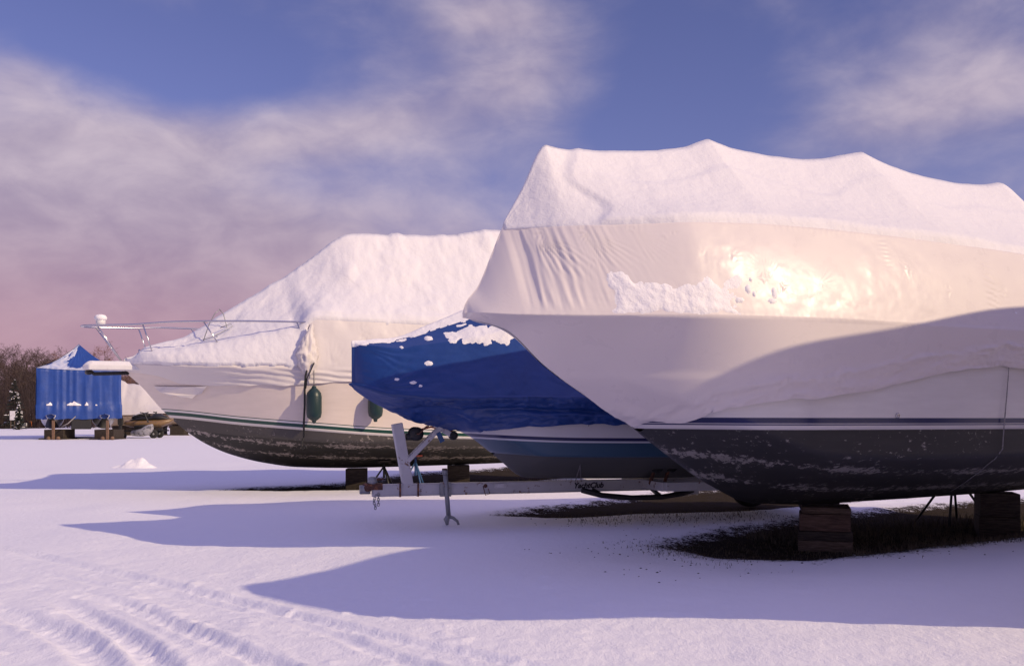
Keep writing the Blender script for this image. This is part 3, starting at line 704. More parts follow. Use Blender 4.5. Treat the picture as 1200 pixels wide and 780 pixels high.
for i in range(44):
    t = i/43; ctr = FF.cl(np.interp(t, [0,.25,.6,1], [366,362,360,361]), np.interp(t, [0,1], [380,439]), gb+.08); rad = np.interp(t, [0,.12,.35,.6,.8,1], [.03,.05,.13,.20,.17,.05])
    for j in range(37):
        a_ = 2*PI*(j % 36)/36; fo_ = float(fbm(np.array(3*math.cos(a_)+t*1.5), np.array(3*math.sin(a_)+t*2.4), 4)); rd = rad*(1.05+.75*(.35-1.5*abs(fo_)))
        P[i, j] = (ctr[0]+rd*math.cos(a_)*.9, -(gb+.07)+rd*math.sin(a_)*.6, ctr[1]+.05*fo_)
grid_mesh('loose_flap', P, M['wrap_dull'], fb)
# solid dark wedge behind the flap, its colour standing for shade inside the opening
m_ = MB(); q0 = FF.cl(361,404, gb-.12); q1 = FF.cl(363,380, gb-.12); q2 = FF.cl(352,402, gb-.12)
m_.add([(q0[0], -gb+.10, q0[1]), (q1[0], -gb+.10, q1[1]), (q2[0], -gb+.10, q2[1]), (q0[0]+.1, -gb+.5, q0[1]), (q1[0]+.1, -gb+.5, q1[1]), (q2[0]+.1, -gb+.5, q2[1])], [(0,1,2),(3,5,4),(0,3,4,1),(1,4,5,2),(2,5,3,0)]); m_.build('opening_shade', M['timber_dark'], fb)
# pulpit, rail, stanchions
pu = FF.cl(97,430)[0]
def slab(outline, z0, z1): 
    n = len(outline); mm = MB(); mm.add([(x, y, z0) for x, y in outline]+[(x, y, z1) for x, y in outline], [tuple(range(n))[::-1], tuple(range(n, 2*n))]+[(i, (i+1) % n, (i+1) % n+n, i+n) for i in range(n)]); return mm
ol = [(pu, -.10), (pu+.10, -.22), (.1, -.30), (.6, -.34), (.6, .34), (.1, .30), (pu+.10, .22), (pu, .10)]
pul = slab(ol, 2.40, 2.50).build('anchor_platform', M['hullwhite'], fb, bevel=.02)
P = np.zeros((26, 15, 3))
for i in range(26):
    for j in range(15):
        a_ = i/25; b_ = j/14*2-1; x = pu+.01+a_*(.62-pu-.02); hwid = np.interp(x, [pu, pu+.1, .1, .6], [.09, .21, .29, .33]); e = min(1, min(a_*12, (1-abs(b_))*5))
        P[i, j] = (x, b_*hwid, 2.495+.075*math.sqrt(max(e, 0))*(1+.25*float(fbm(np.array(x*5), np.array(b_*2), 2))))
grid_mesh('platform_snow', P, M['roof_snow'], fb)
m_ = MB(); m_.tube([(pu+.1, 0, 2.40), (pu+.2, 0, 2.33), (pu+.45, 0, 2.34), (.1, 0, 2.36)], .035, 8); m_.tube([(pu+.12, -.1, 2.36), (pu+.08, .1, 2.36)], .05, 10); m_.build('anchor_roller', M['black'], fb, True)
rp = [FF.cl(95,382)]
ru0 = rp[0][0]
rail_v = pchip([ru0, ru0+.05, ru0+.25, 0, .6, 1.5, 2.4, 3.4], [.0, .15, .28, .44, .66, 1.02, 1.32, 1.48])
rail_w = pchip([ru0, 0, .8, 1.6, 3.4], [FF.cl(95,382)[1], FF.cl(150,380.5,.4)[1], FF.cl(200,376.5,.8)[1], FF.cl(255,375.5,1.15)[1], FF.cl(368,377.5,1.45)[1]])
ru1 = FF.cl(369,378,1.45)[0]
uu = [ru0+(ru1-ru0)*(i/40)**1.7 for i in range(41)]
near_ = [(u, -float(rail_v(u)), float(rail_w(u))) for u in uu]; far_ = [(u, float(rail_v(u)), float(rail_w(u))) for u in uu[1:]]
rl = MB().tube(far_[::-1]+near_, .017, 8).build('bow_rail', M['steel'], fb, True)
for (tp, bp) in (((114,386),(145,423)), ((165,382),(181,416)), ((240,377),(262,408)), ((344,379),(359,400))):
    ut = None
    best = min(uu, key=lambda u: abs(FF.px(u, float(rail_v(u)), float(rail_w(u)))[0]-tp[0])); 
    vt = float(rail_v(best)); wt = float(rail_w(best)); vb_ = max(.06, min(float(HF.b(np.array(max(best+.35, .05))))-.18, vt+.0))
    ubm, wbm = FF.cl(bp[0], bp[1], vb_); wbm -= .06
    MB().tube([(best, -vt, wt), (ubm, -vb_, wbm)], .014, 7).build('stanchion', M['steel'], rl, True)
    MB().tube([(best, vt, wt), (ubm, vb_, wbm)], .014, 7).build('stanchion', M['steel'], rl, True)
# bow light with a cap of snow on the rail
sl_ = FF.cl(118,381, .12); 
lb = MB(); lb.lathe([(.02,-.02),(.06,-.01),(.085,.03),(.09,.08),(.07,.12),(.03,.13)], n=16); lo_ = lb.build('bow_light', M['hullwhite'], rl, True); lo_.location = (sl_[0], -.12, sl_[1]+.0)
cs = MB(); cs.lathe([(.085,.09),(.11,.11),(.115,.15),(.085,.19),(.03,.205)], n=16); so_ = cs.build('snow_cap', M['lump_snow'], lo_, True)
# bent wire hoops left on the foredeck
def cpt(px, py, v): q = FF.cl(px, py, v); return (q[0], -v, q[1])
hp = MB()
hp.tube([cpt(238,400,.5), cpt(245,380,.5), cpt(252,367,.5), cpt(257,363,.5)], .009, 6)
hp.tube([cpt(257,362,.4), cpt(262,368,.4), cpt(265,380,.4), cpt(268,390,.45), cpt(266,396,.5), cpt(261,393,.55)], .009, 6)
hp.tube([cpt(246,398,.5), cpt(252,403,.55), cpt(256,400,.6), cpt(254,393,.6)], .009, 6)
hp.tube([cpt(238,398,.6), cpt(250,394,.6), cpt(262,388,.6), cpt(273,382,.6), cpt(270,379,.6), cpt(258,384,.6)], .008, 6)
hp.build('wire_hoops', M['galv'], fb, True)
m_ = MB(); c_ = cpt(163,411,.0); m_.tube([(c_[0], -.10, c_[2]-.1), (c_[0], -.10, c_[2]+.01), (c_[0]+.02, .10, c_[2]+.01), (c_[0]+.02, .10, c_[2]-.1)], .02, 8); m_.build('deck_cleat', M['steel'], fb, True)
# fenders hanging on the near side (things of their own)
def far_pt(px, py, off): u, w_, v = HF.find(FF, px, py, off); return u, v, w_
def fender(px, y0, y1, ytop, label):
    u, w0, v = HF.find(FF, px, y0); _, w1, v1 = HF.find(FF, px, y1)
    hh = w0-w1; r = .145
    vtop = float(HF.v(np.array(u), np.array(w0))); x, y, z = FF.world(u, vtop+.16, w1)
    t = thing('boat_fender', label, 'fender', (x, y, z), R(A_F), 'green fenders hung along the cruiser')
    b_ = MB(); b_.lathe([(.02,.0),(.035,.01),(.04,.05),(.08,.075),(r*.9,.12),(r,.20),(r,hh-.20),(r*.9,hh-.12),(.08,hh-.06),(.045,hh-.03),(.04,hh),(.02,hh+.01)], n=24); b_.build('fender_body', M['fender'], t, True)
    top = HF.g(np.array(u))+.42
    MB().tube([(0, 0, hh), (.0, .02, hh+.35), (0, -.02, float(top)-w1)], .011, 6).build('rope', M['rope'], t, True)
    return u, w1, v
fender(366, 453, 496, 430, 'dark green fender hanging beside the black line under the loose flap')
fender(437, 457, 494, 440, 'dark green fender partly hidden by the corner of the blue tarp')
# black line beside the first fender
uL = HF.find(FF, 357, 470)[0]
hl = []
for (px, py, off) in ((362,425,.17), (358,440,.15), (357,455,.13), (357,475,.15), (356,495,.17), (356,512,.12)):
    u, w_, v = HF.find(FF, px, max(py, 434), 0); vv_ = float(HF.v(np.array(u), np.array(w_)))+off; w2 = FF.cl(px, py, vv_); hl.append(FF.world(w2[0], vv_, w2[1]))
m_ = MB(); o0 = Vector(hl[-1]); m_.tube([Vector(p)-o0 for p in hl], .02, 7)
m_.tube([Vector(hl[0])-o0+Vector((.10,-.0,0)), Vector(hl[1])-o0+Vector((.03,0,-.05)), Vector(hl[2])-o0+Vector((.02,0,0))], .012, 6)
m_.tube([Vector((0,0,0)), Vector((-.05,0,-.14)), Vector((-.03,0,-.24)), Vector((.03,0,-.16)), Vector((.06,0,-.22))], .016, 6)
ln = m_.build('hanging_line', M['black_rope'], None, True); ln.location = o0; tag(ln, 'black line hanging down the side of the white cabin cruiser', 'rope')

# ================================================================== MIDDLE BOAT ON ITS TRAILER
A_M = 17.0; FM = Frame((-2.2, 14.3), A_M)
kl = [(.0, 1.97), (.15, 1.86), FM.cl(470,482), FM.cl(545,508), FM.cl(580,534), FM.cl(615,559), (3.2, .62), (4.5,.60), (7.2,.62)]
HM = Hull(7.2, kl, [(0,.05),(.1,.20),(.4,.46),(1,.76),(2,1.05),(3,1.19),(4.5,1.24),(7.2,1.18)],
          [(0,2.0),(.5,1.86),(1.5,1.80),(3,1.78),(7.2,1.74)], [(0,1.08),(1.6,1.03),(3,.98),(7.2,.95)], cu=(.6,2.6), chine=(.30,.9),
          strakes=(pchip([1,2,7.2],[.8,.72,.7]),), )
mb = thing('runabout_boat', 'smaller boat on a trailer under a crumpled blue tarp, between the two white boats', 'boat', (FM.rx, FM.ry, 0), R(A_M))
HM.build(mb, M['mid_top'], M['mid_bot'])
us_m = np.concatenate([-.04+np.linspace(0, 1, 24)**1.5*.3, np.arange(.275, 4.4, .02), np.linspace(4.45, 7.25, 40)])
ridge_m = [(-.04, FM.cl(413,400)[1]), FM.cl(437,398), FM.cl(461,396), FM.cl(495,384), FM.cl(534,368), FM.cl(560,357), FM.cl(600,347), (3.4, 3.32), (5.2, 3.25), (7.25, 2.0)]
ed = [(-.04,1.2),(.75,1.22),(1.1,1.36),(2,1.40),(3,1.44),(7.3,1.35)]
emf = pchip(*zip(*ed)); edge_m = lambda u: emf(u)+.02*fbm(u*5, u*0+3, 3)
ridf = pchip(*zip(*ridge_m))
shb_m = lambda u: np.clip(HM.b(u)*.55, .02, .6)*1.0
def shw_m(u): g = HM.g(u); T = ridf(u); return g+(T-g)*np.interp(u, [0,.5,1.5,3,7], [.93,.80,.66,.62,.6])
CM = Cover(HM, edge_m, shb_m, shw_m, ridf, us_m, n=(30,44,30), off=.03, roofsag=.03, bulge=.0)
nr_ = CM.P.shape[1]; D = np.zeros(CM.P.shape[:2]); nk = CM.i_g+1
Us = np.repeat(us_m[:, None], nk, 1); hw = CM.P[:, :nk, 2]
cr = fbm(Us*2.6+hw*3, hw*7, 4); D[:, :nk] += sstep(.1, .8, Us)*(.05*cr+.045*(.4-np.abs(fbm(Us*3, hw*8+Us*2, 4)))+.022*(.4-np.abs(fbm(Us*8+hw*7, hw*18-Us*4, 3))))+.02
D[:, :nk] += -.05*np.exp(-((hw-(1.72-.03*Us)+.04*fbm(Us*2, Us*0, 3))/.03)**2)*sstep(.5, 1.0, Us)
sdn = CM.i_s-CM.i_g+1; U = np.repeat(us_m[:, None], sdn, 1); tt = np.linspace(0, 1, sdn)[None]+0*U
D[:, CM.i_g:CM.i_s+1] += sstep(-.04, .3, U)*(.022*fbm(U*1.6, tt*1.6, 3)+fans(U, tt*.9, [(.18,.05,1.1,28,40,26,.012),(.1,.85,.9,-25,30,22,.010),(2.9,.1,.7,120,60,22,.012),(2.0,.0,.5,80,60,24,.008),(3.1,.25,.4,170,60,20,.012)])+.006*fbm(U*6, tt*7, 3)+.014*(.4-np.abs(fbm(U*1.4+tt*2, tt*3.2-U, 3)))+.008*(.3-np.abs(fbm(U*4-tt*3, tt*5+U*2, 3))))
D[:, CM.i_g] += .01
D[:, :nk] = np.maximum(D[:, :nk]+.03, .002)
CM.displace(D); CM.refresh(); grid_mesh('tarp', CM.P, M['tarp'], mb)
rows = np.arange(nr_); Um = np.repeat(us_m[:, None], nr_, 1)
PXm = np.zeros(CM.P.shape[:2]+(2,)); v_ = -CM.P[..., 1]; Xw = FM.rx+CM.P[..., 0]*FM.ca+v_*FM.sa; Yw = FM.ry+CM.P[..., 0]*FM.sa-v_*FM.ca
PXm[..., 0] = 600+F*Xw/Yw; PXm[..., 1] = HOR-F*(CM.P[..., 2]-CAMH)/Yw
nz1 = fbm(Um*7, CM.P[..., 1]*7+CM.P[..., 2]*5, 4); ttop = np.clip((CM.P[..., 2]-ridf(us_m)[:, None])/.5, -2, 0)
up_side = (rows >= CM.i_s-30)[None] & (rows <= nr_-1-CM.i_s+30)[None]
strip = ttop*.9+.10+.10*nz1+.16*sstep(.5, 2.0, Um)
def ell(u, w_, ru, rw): return 1-((Um-u)/ru)**2-((CM.P[..., 2]-w_)/rw)**2
pa = FM.cl(566,392,.35); pb = FM.cl(596,390,.4); pc = FM.cl(503,396,.3); pd = FM.cl(474,398,.2)
blobs = np.maximum.reduce([ell(pa[0], pa[1], .55, .16), ell(pb[0], pb[1], .35, .14), ell(pc[0], pc[1], .06, .035), ell(*FM.cl(502,426,.5), .06, .035), ell(*FM.cl(470,407,.25), .03, .03), ell(*FM.cl(484,448,.6), .05, .02), ell(*FM.cl(467,444,.6), .03, .02), ell(*FM.cl(492,452,.6), .025, .015)])*.30+.30*nz1-.10*np.abs(fbm(Um*22, CM.P[..., 2]*22, 3))-.05  # snow patches and specks; the round spot near the bow imitates a sun glint
speck = np.where(fbm(Um*11+3, CM.P[..., 2]*12, 2) > 2, .06, -1)*sstep(2.05, 2.2, CM.P[..., 2])*(Um < 2.0)
th = np.maximum(np.maximum(strip, blobs), np.where(speck > 0, speck, -1))
th = np.where((CM.P[..., 2] > HM.g(us_m)[:, None]+.12), np.clip(th, -1, .30)*.06, -1)
patch('tarp_snow', CM, th, M['lump_snow'], mb, lift=.002)
ua, wa, va = HM.find(FM, 690, 500); ub, wb, vb = HM.find(FM, 678, 545)
m_ = MB(); m_.tube([(ua, -va-.05, wa+.1), (ub, -vb-.05, wb), (FM.cl(674,566,.16)[0], -.16, .58)], .007, 6); m_.tube([(ub, -vb-.05, wb), (FM.cl(681,566,.16)[0], -.16, .58)], .007, 6); m_.build('tie_rope', M['rope'], mb)

# trailer, local frame shared with the boat (x aft along the tongue)
tl = thing('boat_trailer', 'rusting grey boat trailer with winch post and tongue jack, under the blue-tarped boat', 'trailer', (FM.rx, FM.ry, 0), R(A_M))
u0 = FM.cl(436,573)[0]; u1 = FM.cl(818,566,.1)[0]
bm_ = MB(); bm_.box(((u0+u1)/2, 0, .505), (u1-u0, .10, .15)); bm_.box(((u0+u1)/2, 0, .585), (u1-u0, .13, .012)); bm_.box(((u0+u1)/2, 0, .425), (u1-u0, .13, .012)); 
tb = bm_.build('tongue_beam', M['white_frame'], tl, bevel=.006)
for px in (468, 489):
    c = FM.cl(px, 573)[0]; MB().box((c, 0, .505), (.022, .15, .19)).build('clamp_band', M['rust'], tl, bevel=.003)
c = FM.cl(441,572)[0]
cp = MB(); cp.box((c-.02, 0, .56), (.20, .13, .09)); cp.lathe([(.03,-.07),(.06,-.05),(.075,0),(.06,.05),(.03,.06)], (c-.13, 0, .55), 14); cp.tube([(c-.05, 0, .60), (c-.02, 0, .66), (c+.10, 0, .665)], .018, 8); cp.build('coupler', M['rust'], tl, bevel=.006)
sw2 = MB(); sw2.lathe([(.05,-.02),(.07,0),(.06,.07),(.03,.08)], (c-.06, -.02, .62), 12); sw2.box((c-.16, 0, .52), (.14, .10, .12)); sw2.build('ball_clamp', M['galv'], tl, True)
ch = MB()
for i in range(7):
    z = .47-.034*i; pts = [];
    for k in range(13):
        a_ = 2*PI*k/12; p = Vector((.016*math.cos(a_), 0, .026*math.sin(a_))); p = Matrix.Rotation(R(90 if i % 2 else 0)+.4, 3, 'Z') @ p; pts.append(p+Vector((c-.03+.012*math.sin(i*1.4), -.04, z)))
    ch.tube(pts, .006, 5, False)
for i in range(5):
    z = .45-.034*i; pts = [Matrix.Rotation(R(90 if i % 2 else 0), 3, 'Z') @ Vector((.016*math.cos(2*PI*k/12), 0, .026*math.sin(2*PI*k/12)))+Vector((c+.02, -.06, z)) for k in range(13)]; ch.tube(pts, .006, 5, False)
ch.build('safety_chain', M['galv'], tl, True)
def lp(px, py, v=0): q = FM.cl(px, py, v); return Vector((q[0], -v, q[1]))
MB().bar(lp(478,569), lp(465,496), .12, .15).build('winch_post', M['white_frame'], tl, bevel=.01)
for v in (.06, -.06):
    b_ = lp(477,540); b_.y = -v; q_ = lp(516,500); q_.y = -v; MB().bar(b_, q_, .035, .06).build('post_brace', M['white_frame'], tl, bevel=.005)
MB().bar(lp(508,497), lp(530,510), .10, .07).build('roller_bracket', M['white_frame'], tl, bevel=.008)
rr = MB(); p = lp(531,510); rr.lathe([(.02,-.08),(.055,-.075),(.065,-.03),(.05,0),(.065,.03),(.055,.075),(.02,.08)], p, 16, Matrix.Rotation(R(90), 3, 'X')); rr.build('bow_roller', M['rubber'], tl, True)
wc_ = MB(); p = lp(487,508); wc_.lathe([(.04,-.09),(.10,-.085),(.10,-.075),(.055,-.07),(.055,.07),(.10,.075),(.10,.085),(.04,.09)], p, 18, Matrix.Rotation(R(90), 3, 'X')); wc_.box(p+Vector((-.08, 0, -.04)), (.12, .14, .10)); wn_ = wc_.build('winch', M['black'], tl, True)
MB().tube([p+Vector((0,-.09,0)), p+Vector((.02,-.15,.0)), p+Vector((.12,-.15,.10)), p+Vector((.13,-.24,.11))], .012, 7).build('crank_handle', M['rust'], wn_, True)
MB().tube([p+Vector((.03,0,.05)), lp(505,500), lp(530,506)+Vector((.05,0,0))], .014, 6).build('winch_strap', M['red_paint'], wn_, True)
q = lp(516,512, .08); MB().box(q, (.07, .012, .15), Matrix.Rotation(R(-25), 3, 'Y')).build('strap_tag', M['blue_paint'], tl)
# jack
jx = FM.cl(523,570, .12)[0]; jg = float(ground_h(np.array([FM.world(jx, .12, 0)[0]]), np.array([FM.world(jx, .12, 0)[1]]))[0])
jk = MB(); jk.tube([(jx-.02, -.13, .76), (jx+.03, -.13, jg+.13)], .034, 12); jk.tube([(jx-.02, -.13, .72), (jx-.025, -.13, .80)], .042, 12)
jo = jk.build('jack_tube', M['galv'], tl, True)
MB().box((jx-.005, -.085, .505), (.16, .06, .20)).build('jack_clamp', M['galv'], jo, bevel=.006)
jf = MB(); jf.tube([(jx+.03, -.13, jg+.16), (jx+.0, -.13, jg+.08), (jx+.01, -.13, jg+.005)], [.02,.045,.02], 10); jf.tube([(jx+.04, -.13, jg+.12), (jx+.10, -.13, jg+.10), (jx+.16, -.13, jg+.05), (jx+.18, -.13, jg-.01)], [.025,.022,.02,.016], 8); jf.build('jack_foot', M['galv'], jo, True)
hd = MB(); hd.tube([(jx-.02, -.13, .79), (jx-.02, -.20, .80), (jx-.08, -.22, .80)], .012, 7); hd.build('jack_handle', M['rust'], jo, True)
MB().box(lp(586,569,.068), (.17, .004, .06)).build('label_plate', M['signwhite'], tl)
bt = MB(); bt.lathe([(.012,-.02),(.03,-.015),(.03,.0),(.012,.01)], lp(569,569,.055), 10, Matrix.Rotation(R(90), 3, 'X')); bt.tube([lp(566,569,.08), lp(569,580,.1), lp(574,578,.1), lp(572,572,.08)], .006, 6); bt.build('tie_ring', M['rust'], tl, True)
lt = lp(672,571.5,.054); Mt = Matrix.Translation(lt) @ Matrix.Rotation(R(90), 4, 'X')
text_mesh('lettering', 'YachtClub', .112, M['text'], tl, Mt)
# rear frame: side rails, crossbeam, axle, wheels and rollers
for v in (.75, -.75):
    MB().bar((4.4, -v, .52), (7.1, -v, .52), .08, .13).build('side_rail', M['white_frame'], tl, bevel=.006)
MB().bar((4.4, -.75, .52), (4.4, .75, .52), .10, .13).build('crossbeam', M['white_frame'], tl, bevel=.006)
cx = [FM.cl(px, py, .45) for px, py in ((682,574),(705,580),(740,583),(775,582),(800,578),(812,574))]
cb = MB(); cb.tube([(u, -.45, w_) for u, w_ in cx], .04, 8)
for u, w_ in cx[1:-1:2]: cb.bar((u, -.45, w_), (u, -.10, .45), .03, .06)
cb.build('spring_carrier', M['black'], tl, True)
MB().bar(lp(790,574,.3), lp(818,573,.3), .06, .14).build('rear_bracket', M['white_frame'], tl, bevel=.006)
MB().tube([(6.8, -1.0, .36), (6.8, 1.0, .36)], .035, 10).build('axle', M['rust'], tl, True)
for v in (1.0, -1.0):
    ty = MB(); ty.lathe([(.20,-.09),(.31,-.095),(.345,-.06),(.35,0),(.345,.06),(.31,.095),(.20,.09)], (6.8, -v, .36), 28, Matrix.Rotation(R(90), 3, 'X')); wo_ = ty.build('wheel', M['rubber'], tl, True)
    rm = MB(); rm.lathe([(.03,-.10),(.06,-.10),(.08,-.06),(.19,-.05),(.20,.06),(.05,.08)], (6.8, -v, .36), 24, Matrix.Rotation(R(90), 3, 'X')); rm.build('rim', M['galv'], wo_, True)
for px, py in ((770,546),(787,545)):
    p = lp(px, py, .55); ro = MB(); ro.lathe([(.03,-.05),(.085,-.05),(.10,-.02),(.10,.02),(.085,.05),(.03,.05)], p, 18, Matrix.Rotation(R(90), 3, 'X')); ro.build('hull_roller', M['rubber'], tl, True)
    MB().bar(p+Vector((0,.06,0)), (p.x, -.3, .53), .03, .05).build('roller_arm', M['rust'], tl)

# ================================================================== SUPPORTS UNDER THE BOATS
def timber(fr, u, v, z0, size, rot, m, label, group=None):
    x, y, _ = fr.world(u, v, 0); b_ = MB()
    L, Wd, H = size; n = 8; sd_ = RNG.rand()*50; V = []; Fc = []
    for i in range(n+1):
        xx = -L/2+L*i/n
        for (yy, zz) in ((-Wd/2, 0), (Wd/2, 0), (Wd/2, H), (-Wd/2, H)):
            j = .010*float(fbm(np.array(xx*3+sd_), np.array(yy*9+zz*7+sd_), 2)); V.append((xx, yy+j, zz+(j if zz > 0 else 0)))
    for i in range(n):
        for k in range(4): a = i*4+k; c = i*4+(k+1) % 4; Fc.append((a, c, c+4, a+4))
    Fc += [(3,2,1,0), (n*4, n*4+1, n*4+2, n*4+3)]
    b_.add(V, Fc); o = b_.build('timber_block', m, None, bevel=.008); o.location = (x, y, z0); o.rotation_euler = (0, 0, fr.a+R(rot)); tag(o, label, 'timber block', group); return o
uB = FN.cl(967,600)[0]; xB, yB, _ = FN.world(uB, 0, 0); zB = float(ground_h(np.array([xB]), np.array([yB]))[0])-.05
def st(dv, z, size, rot, m, label, g='timbers stacked under the bow of the largest boat'): timber(FN, uB-.682*dv*.85+.012*RNG.randn(), dv*.731*.85, zB+z, size, rot-27, m, label, g)
st(.30, 0, (.62,.22,.13), -16, M['timber'], 'lowest near timber of the stack under the bow of the largest boat')
st(-.30, 0, (.62,.22,.13), -16, M['timber_dark'], 'lowest far timber of the stack under the bow of the largest boat')
st(.28, .132, (.62,.22,.11), -14, M['timber_dark'], 'narrow dark near timber, second from the ground in the bow stack')
st(-.28, .132, (.62,.22,.11), -14, M['timber_dark'], 'narrow dark far timber, second from the ground in the bow stack')
st(.25, .245, (.58,.24,.20), -16, M['timber_red'], 'thick reddish timber in the middle of the bow stack')
st(-.25, .245, (.58,.24,.20), -16, M['timber_dark'], 'thick dark timber behind the reddish one in the bow stack')
kz = float(HN.k(np.array(uB)))
st(0, .448, (.56,.60,kz-zB-.448-.03), -14, M['timber'], 'wide topmost timber of the bow stack, touching the black hull')
uC = FN.cl(1168,590)[0]; xC, yC, _ = FN.world(uC, 0, 0); zC = float(ground_h(np.array([xC]), np.array([yC]))[0])-.05; kz = float(HN.k(np.array(uC)))
timber(FN, uC, 0, zC, (.50,.6,.28), -44, M['timber_dark'], 'dark lower timber of the right-hand stack under the largest boat', 'timbers stacked under the middle of the largest boat')
timber(FN, uC, 0, zC+.282, (.48,.55,kz-zC-.285), -42, M['timber_dark'], 'dark upper timber of the right-hand stack under the largest boat', 'timbers stacked under the middle of the largest boat')
# far boat's blocks
for px, wd_, lab in ((418, .42, 'dark timber block under the keel of the white cabin cruiser, left of its black stand'), (537, .48, 'dark timber block under the white cabin cruiser, behind the trailer tongue')):
    u = FF.cl(px,560)[0]; x, y, _ = FF.world(u, 0, 0); z = float(ground_h(np.array([x]), np.array([y]))[0])-.04; kz = float(HF.k(np.array(u)))
    timber(FF, u, 0, z, (wd_,.5,kz-z-.012), -20, M['timber_dark'], lab, 'keel blocks of the cabin cruiser')
def stand(fr, u, v, ztop, m, padm, label, spread=.40, hub=.30):
    x, y, _ = fr.world(u, v, 0); z = float(ground_h(np.array([x]), np.array([y]))[0])-.02
    t = thing('boat_stand', label, 'boat stand', (x, y, z), fr.a, 'jack stands propping the hulls')
    H = ztop-z
    MB().tube([(0,0,H*.42), (0,0,H-.03)], .024, 10).build('post', m, t, True)
    for k in range(3 if spread < .5 else 4):
        a = R(35+k*(120 if spread < .5 else 90)); MB().tube([(0,0,H*.80), (math.cos(a)*spread, math.sin(a)*spread, .0)], .018, 8).build('leg', m, t, True)
    p = MB(); p.box((0,0,H-.02), (.24,.2,.035)); p.build('pad', padm, t, bevel=.006)
def v_at(H_, u, w_): return float(H_.v(np.array(u), np.array(w_)))
def solve_v(fr, px, py, v0):
    return fr.cl(px, py, v0)[0]
for fr, H_, px, v, m, pm, lab, spd in ((FF, HF, 450, .55, M['black'], M['timber_dark'], 'black tripod boat stand under the white cabin cruiser, behind the trailer coupler', .34),
                                  (FF, HF, 487, .85, M['blue_paint'], M['red_paint'], 'blue tripod boat stand with orange top, behind the winch post', .34),
                                  (FN, HN, 1117, -1.05, M['black'], M['timber_dark'], 'black four-legged boat stand under the far side of the largest boat', .52)):
    u = fr.cl(px, 560, v)[0]; ws_ = np.linspace(float(H_.k(np.array(u))), 2, 300); vs_ = H_.v(np.full(300, u), ws_); zt = float(np.interp(abs(v), vs_, ws_))
    stand(fr, u, v, zt+.0, m, pm, lab, spd)

# ================================================================== BOAT BEYOND THE RIGHT EDGE (its shadow lies across the yard and the largest boat)
F0 = Frame((3.27, 5.60), 31.0); LIFT = .33
b0 = thing('wrapped_boat', 'wrapped boat beyond the right edge that throws the nearest shadow', 'boat', (F0.rx, F0.ry, LIFT), F0.a)
HN.build(b0, M['near_top'], M['near_bot'])
us_0 = np.concatenate([-.03+np.linspace(0, 1, 16)**1.5*.33, np.arange(.35, 9.8, .12), [9.85]])
C0 = Cover(HN, edge_f, sh_b, lambda u: sh_w(u)-.12*sstep(1, 4, u), pchip([-.03,.0,.12,.35,.57,1.1,1.76,2.6,3.48,4.3,5.5,7.2,8.6,9.85], [2.62,2.68,2.95,3.40,3.67,3.77,3.95,4.23,4.50,4.63,4.70,4.90,4.95,2.9]), us_0, n=(10,16,16), roofsag=.06)
grid_mesh('cover', C0.P, M['wrap'], b0)
a0_, b0_ = C0.i_s, C0.P.shape[1]-1-C0.i_s
grid_mesh('roof_snow', C0.P[4:-2, a0_+1:b0_]+C0.N[4:-2, a0_+1:b0_]*.03, M['roof_snow'], b0)
for uu0 in (3.8, 7.4):
    for k, (sz, zz) in enumerate((((.62,.24,.42), 0), ((.6,.7,float(HN.k(np.array(uu0)))+LIFT-.46), .43))):
        x, y, _ = F0.world(uu0, 0, 0); timber(F0, uu0, 0, zz-.03, sz, -16, M['timber'], 'timber under the wrapped boat beyond the right edge', 'timbers under the boat beyond the right edge')

# ================================================================== SNOW HEAP
hz = float(ground_h(np.array([hx]), np.array([hy]))[0])
P = np.zeros((60, 40, 3))
for i in range(60):
    for j in range(40):
        a_ = 2*PI*i/59; r = (j/39)
        aa = a_ if i < 59 else 0
        x = math.cos(aa)*r*.95; y = math.sin(aa)*r*.9
        h = .27*math.exp(-((x-.08)/.30)**4-(y/.36)**2)+.16*math.exp(-((x-.42)/.25)**2-((y+.15)/.3)**2)+.09*math.exp(-((x+.45)/.35)**2-(y/.4)**2)
        h *= 1+.45*float(fbm(np.array(x*3), np.array(y*3), 3)); h += .03*(1-r)*float(fbm(np.array(x*9), np.array(y*9), 3)); h = h*min(1, (1-r)*3)-.05*r
        P[i, j] = (x, y, h)
ho = grid_mesh('snow_heap', P, M['lump_snow']); ho.location = (hx, hy, hz-.0); tag(ho, 'small heap of snow lying on the yard before the cabin cruiser bow', 'snow heap')

# ================================================================== BLUE COVERED CATAMARAN IN THE DISTANCE
Zb = 60.0
def BP(px, py, Z=Zb): return ((px-600)/F*Z, CAMH+(HOR-py)/F*Z)
bx, _ = BP(93, 500); tb_ = thing('covered_catamaran', 'distant boat under a tall blue tarp with pointed snowy top, resting on dark blocks', 'boat', (bx, Zb, gz(bx, Zb)), R(22.9))
hwid = 46/F*Zb; ze = CAMH+(HOR-432)/F*Zb; zp = CAMH+(HOR-402)/F*Zb; zl = CAMH+(HOR-491)/F*Zb; zf = CAMH+(HOR-474)/F*Zb
nI, nJ = 60, 30; Ld = 8.0
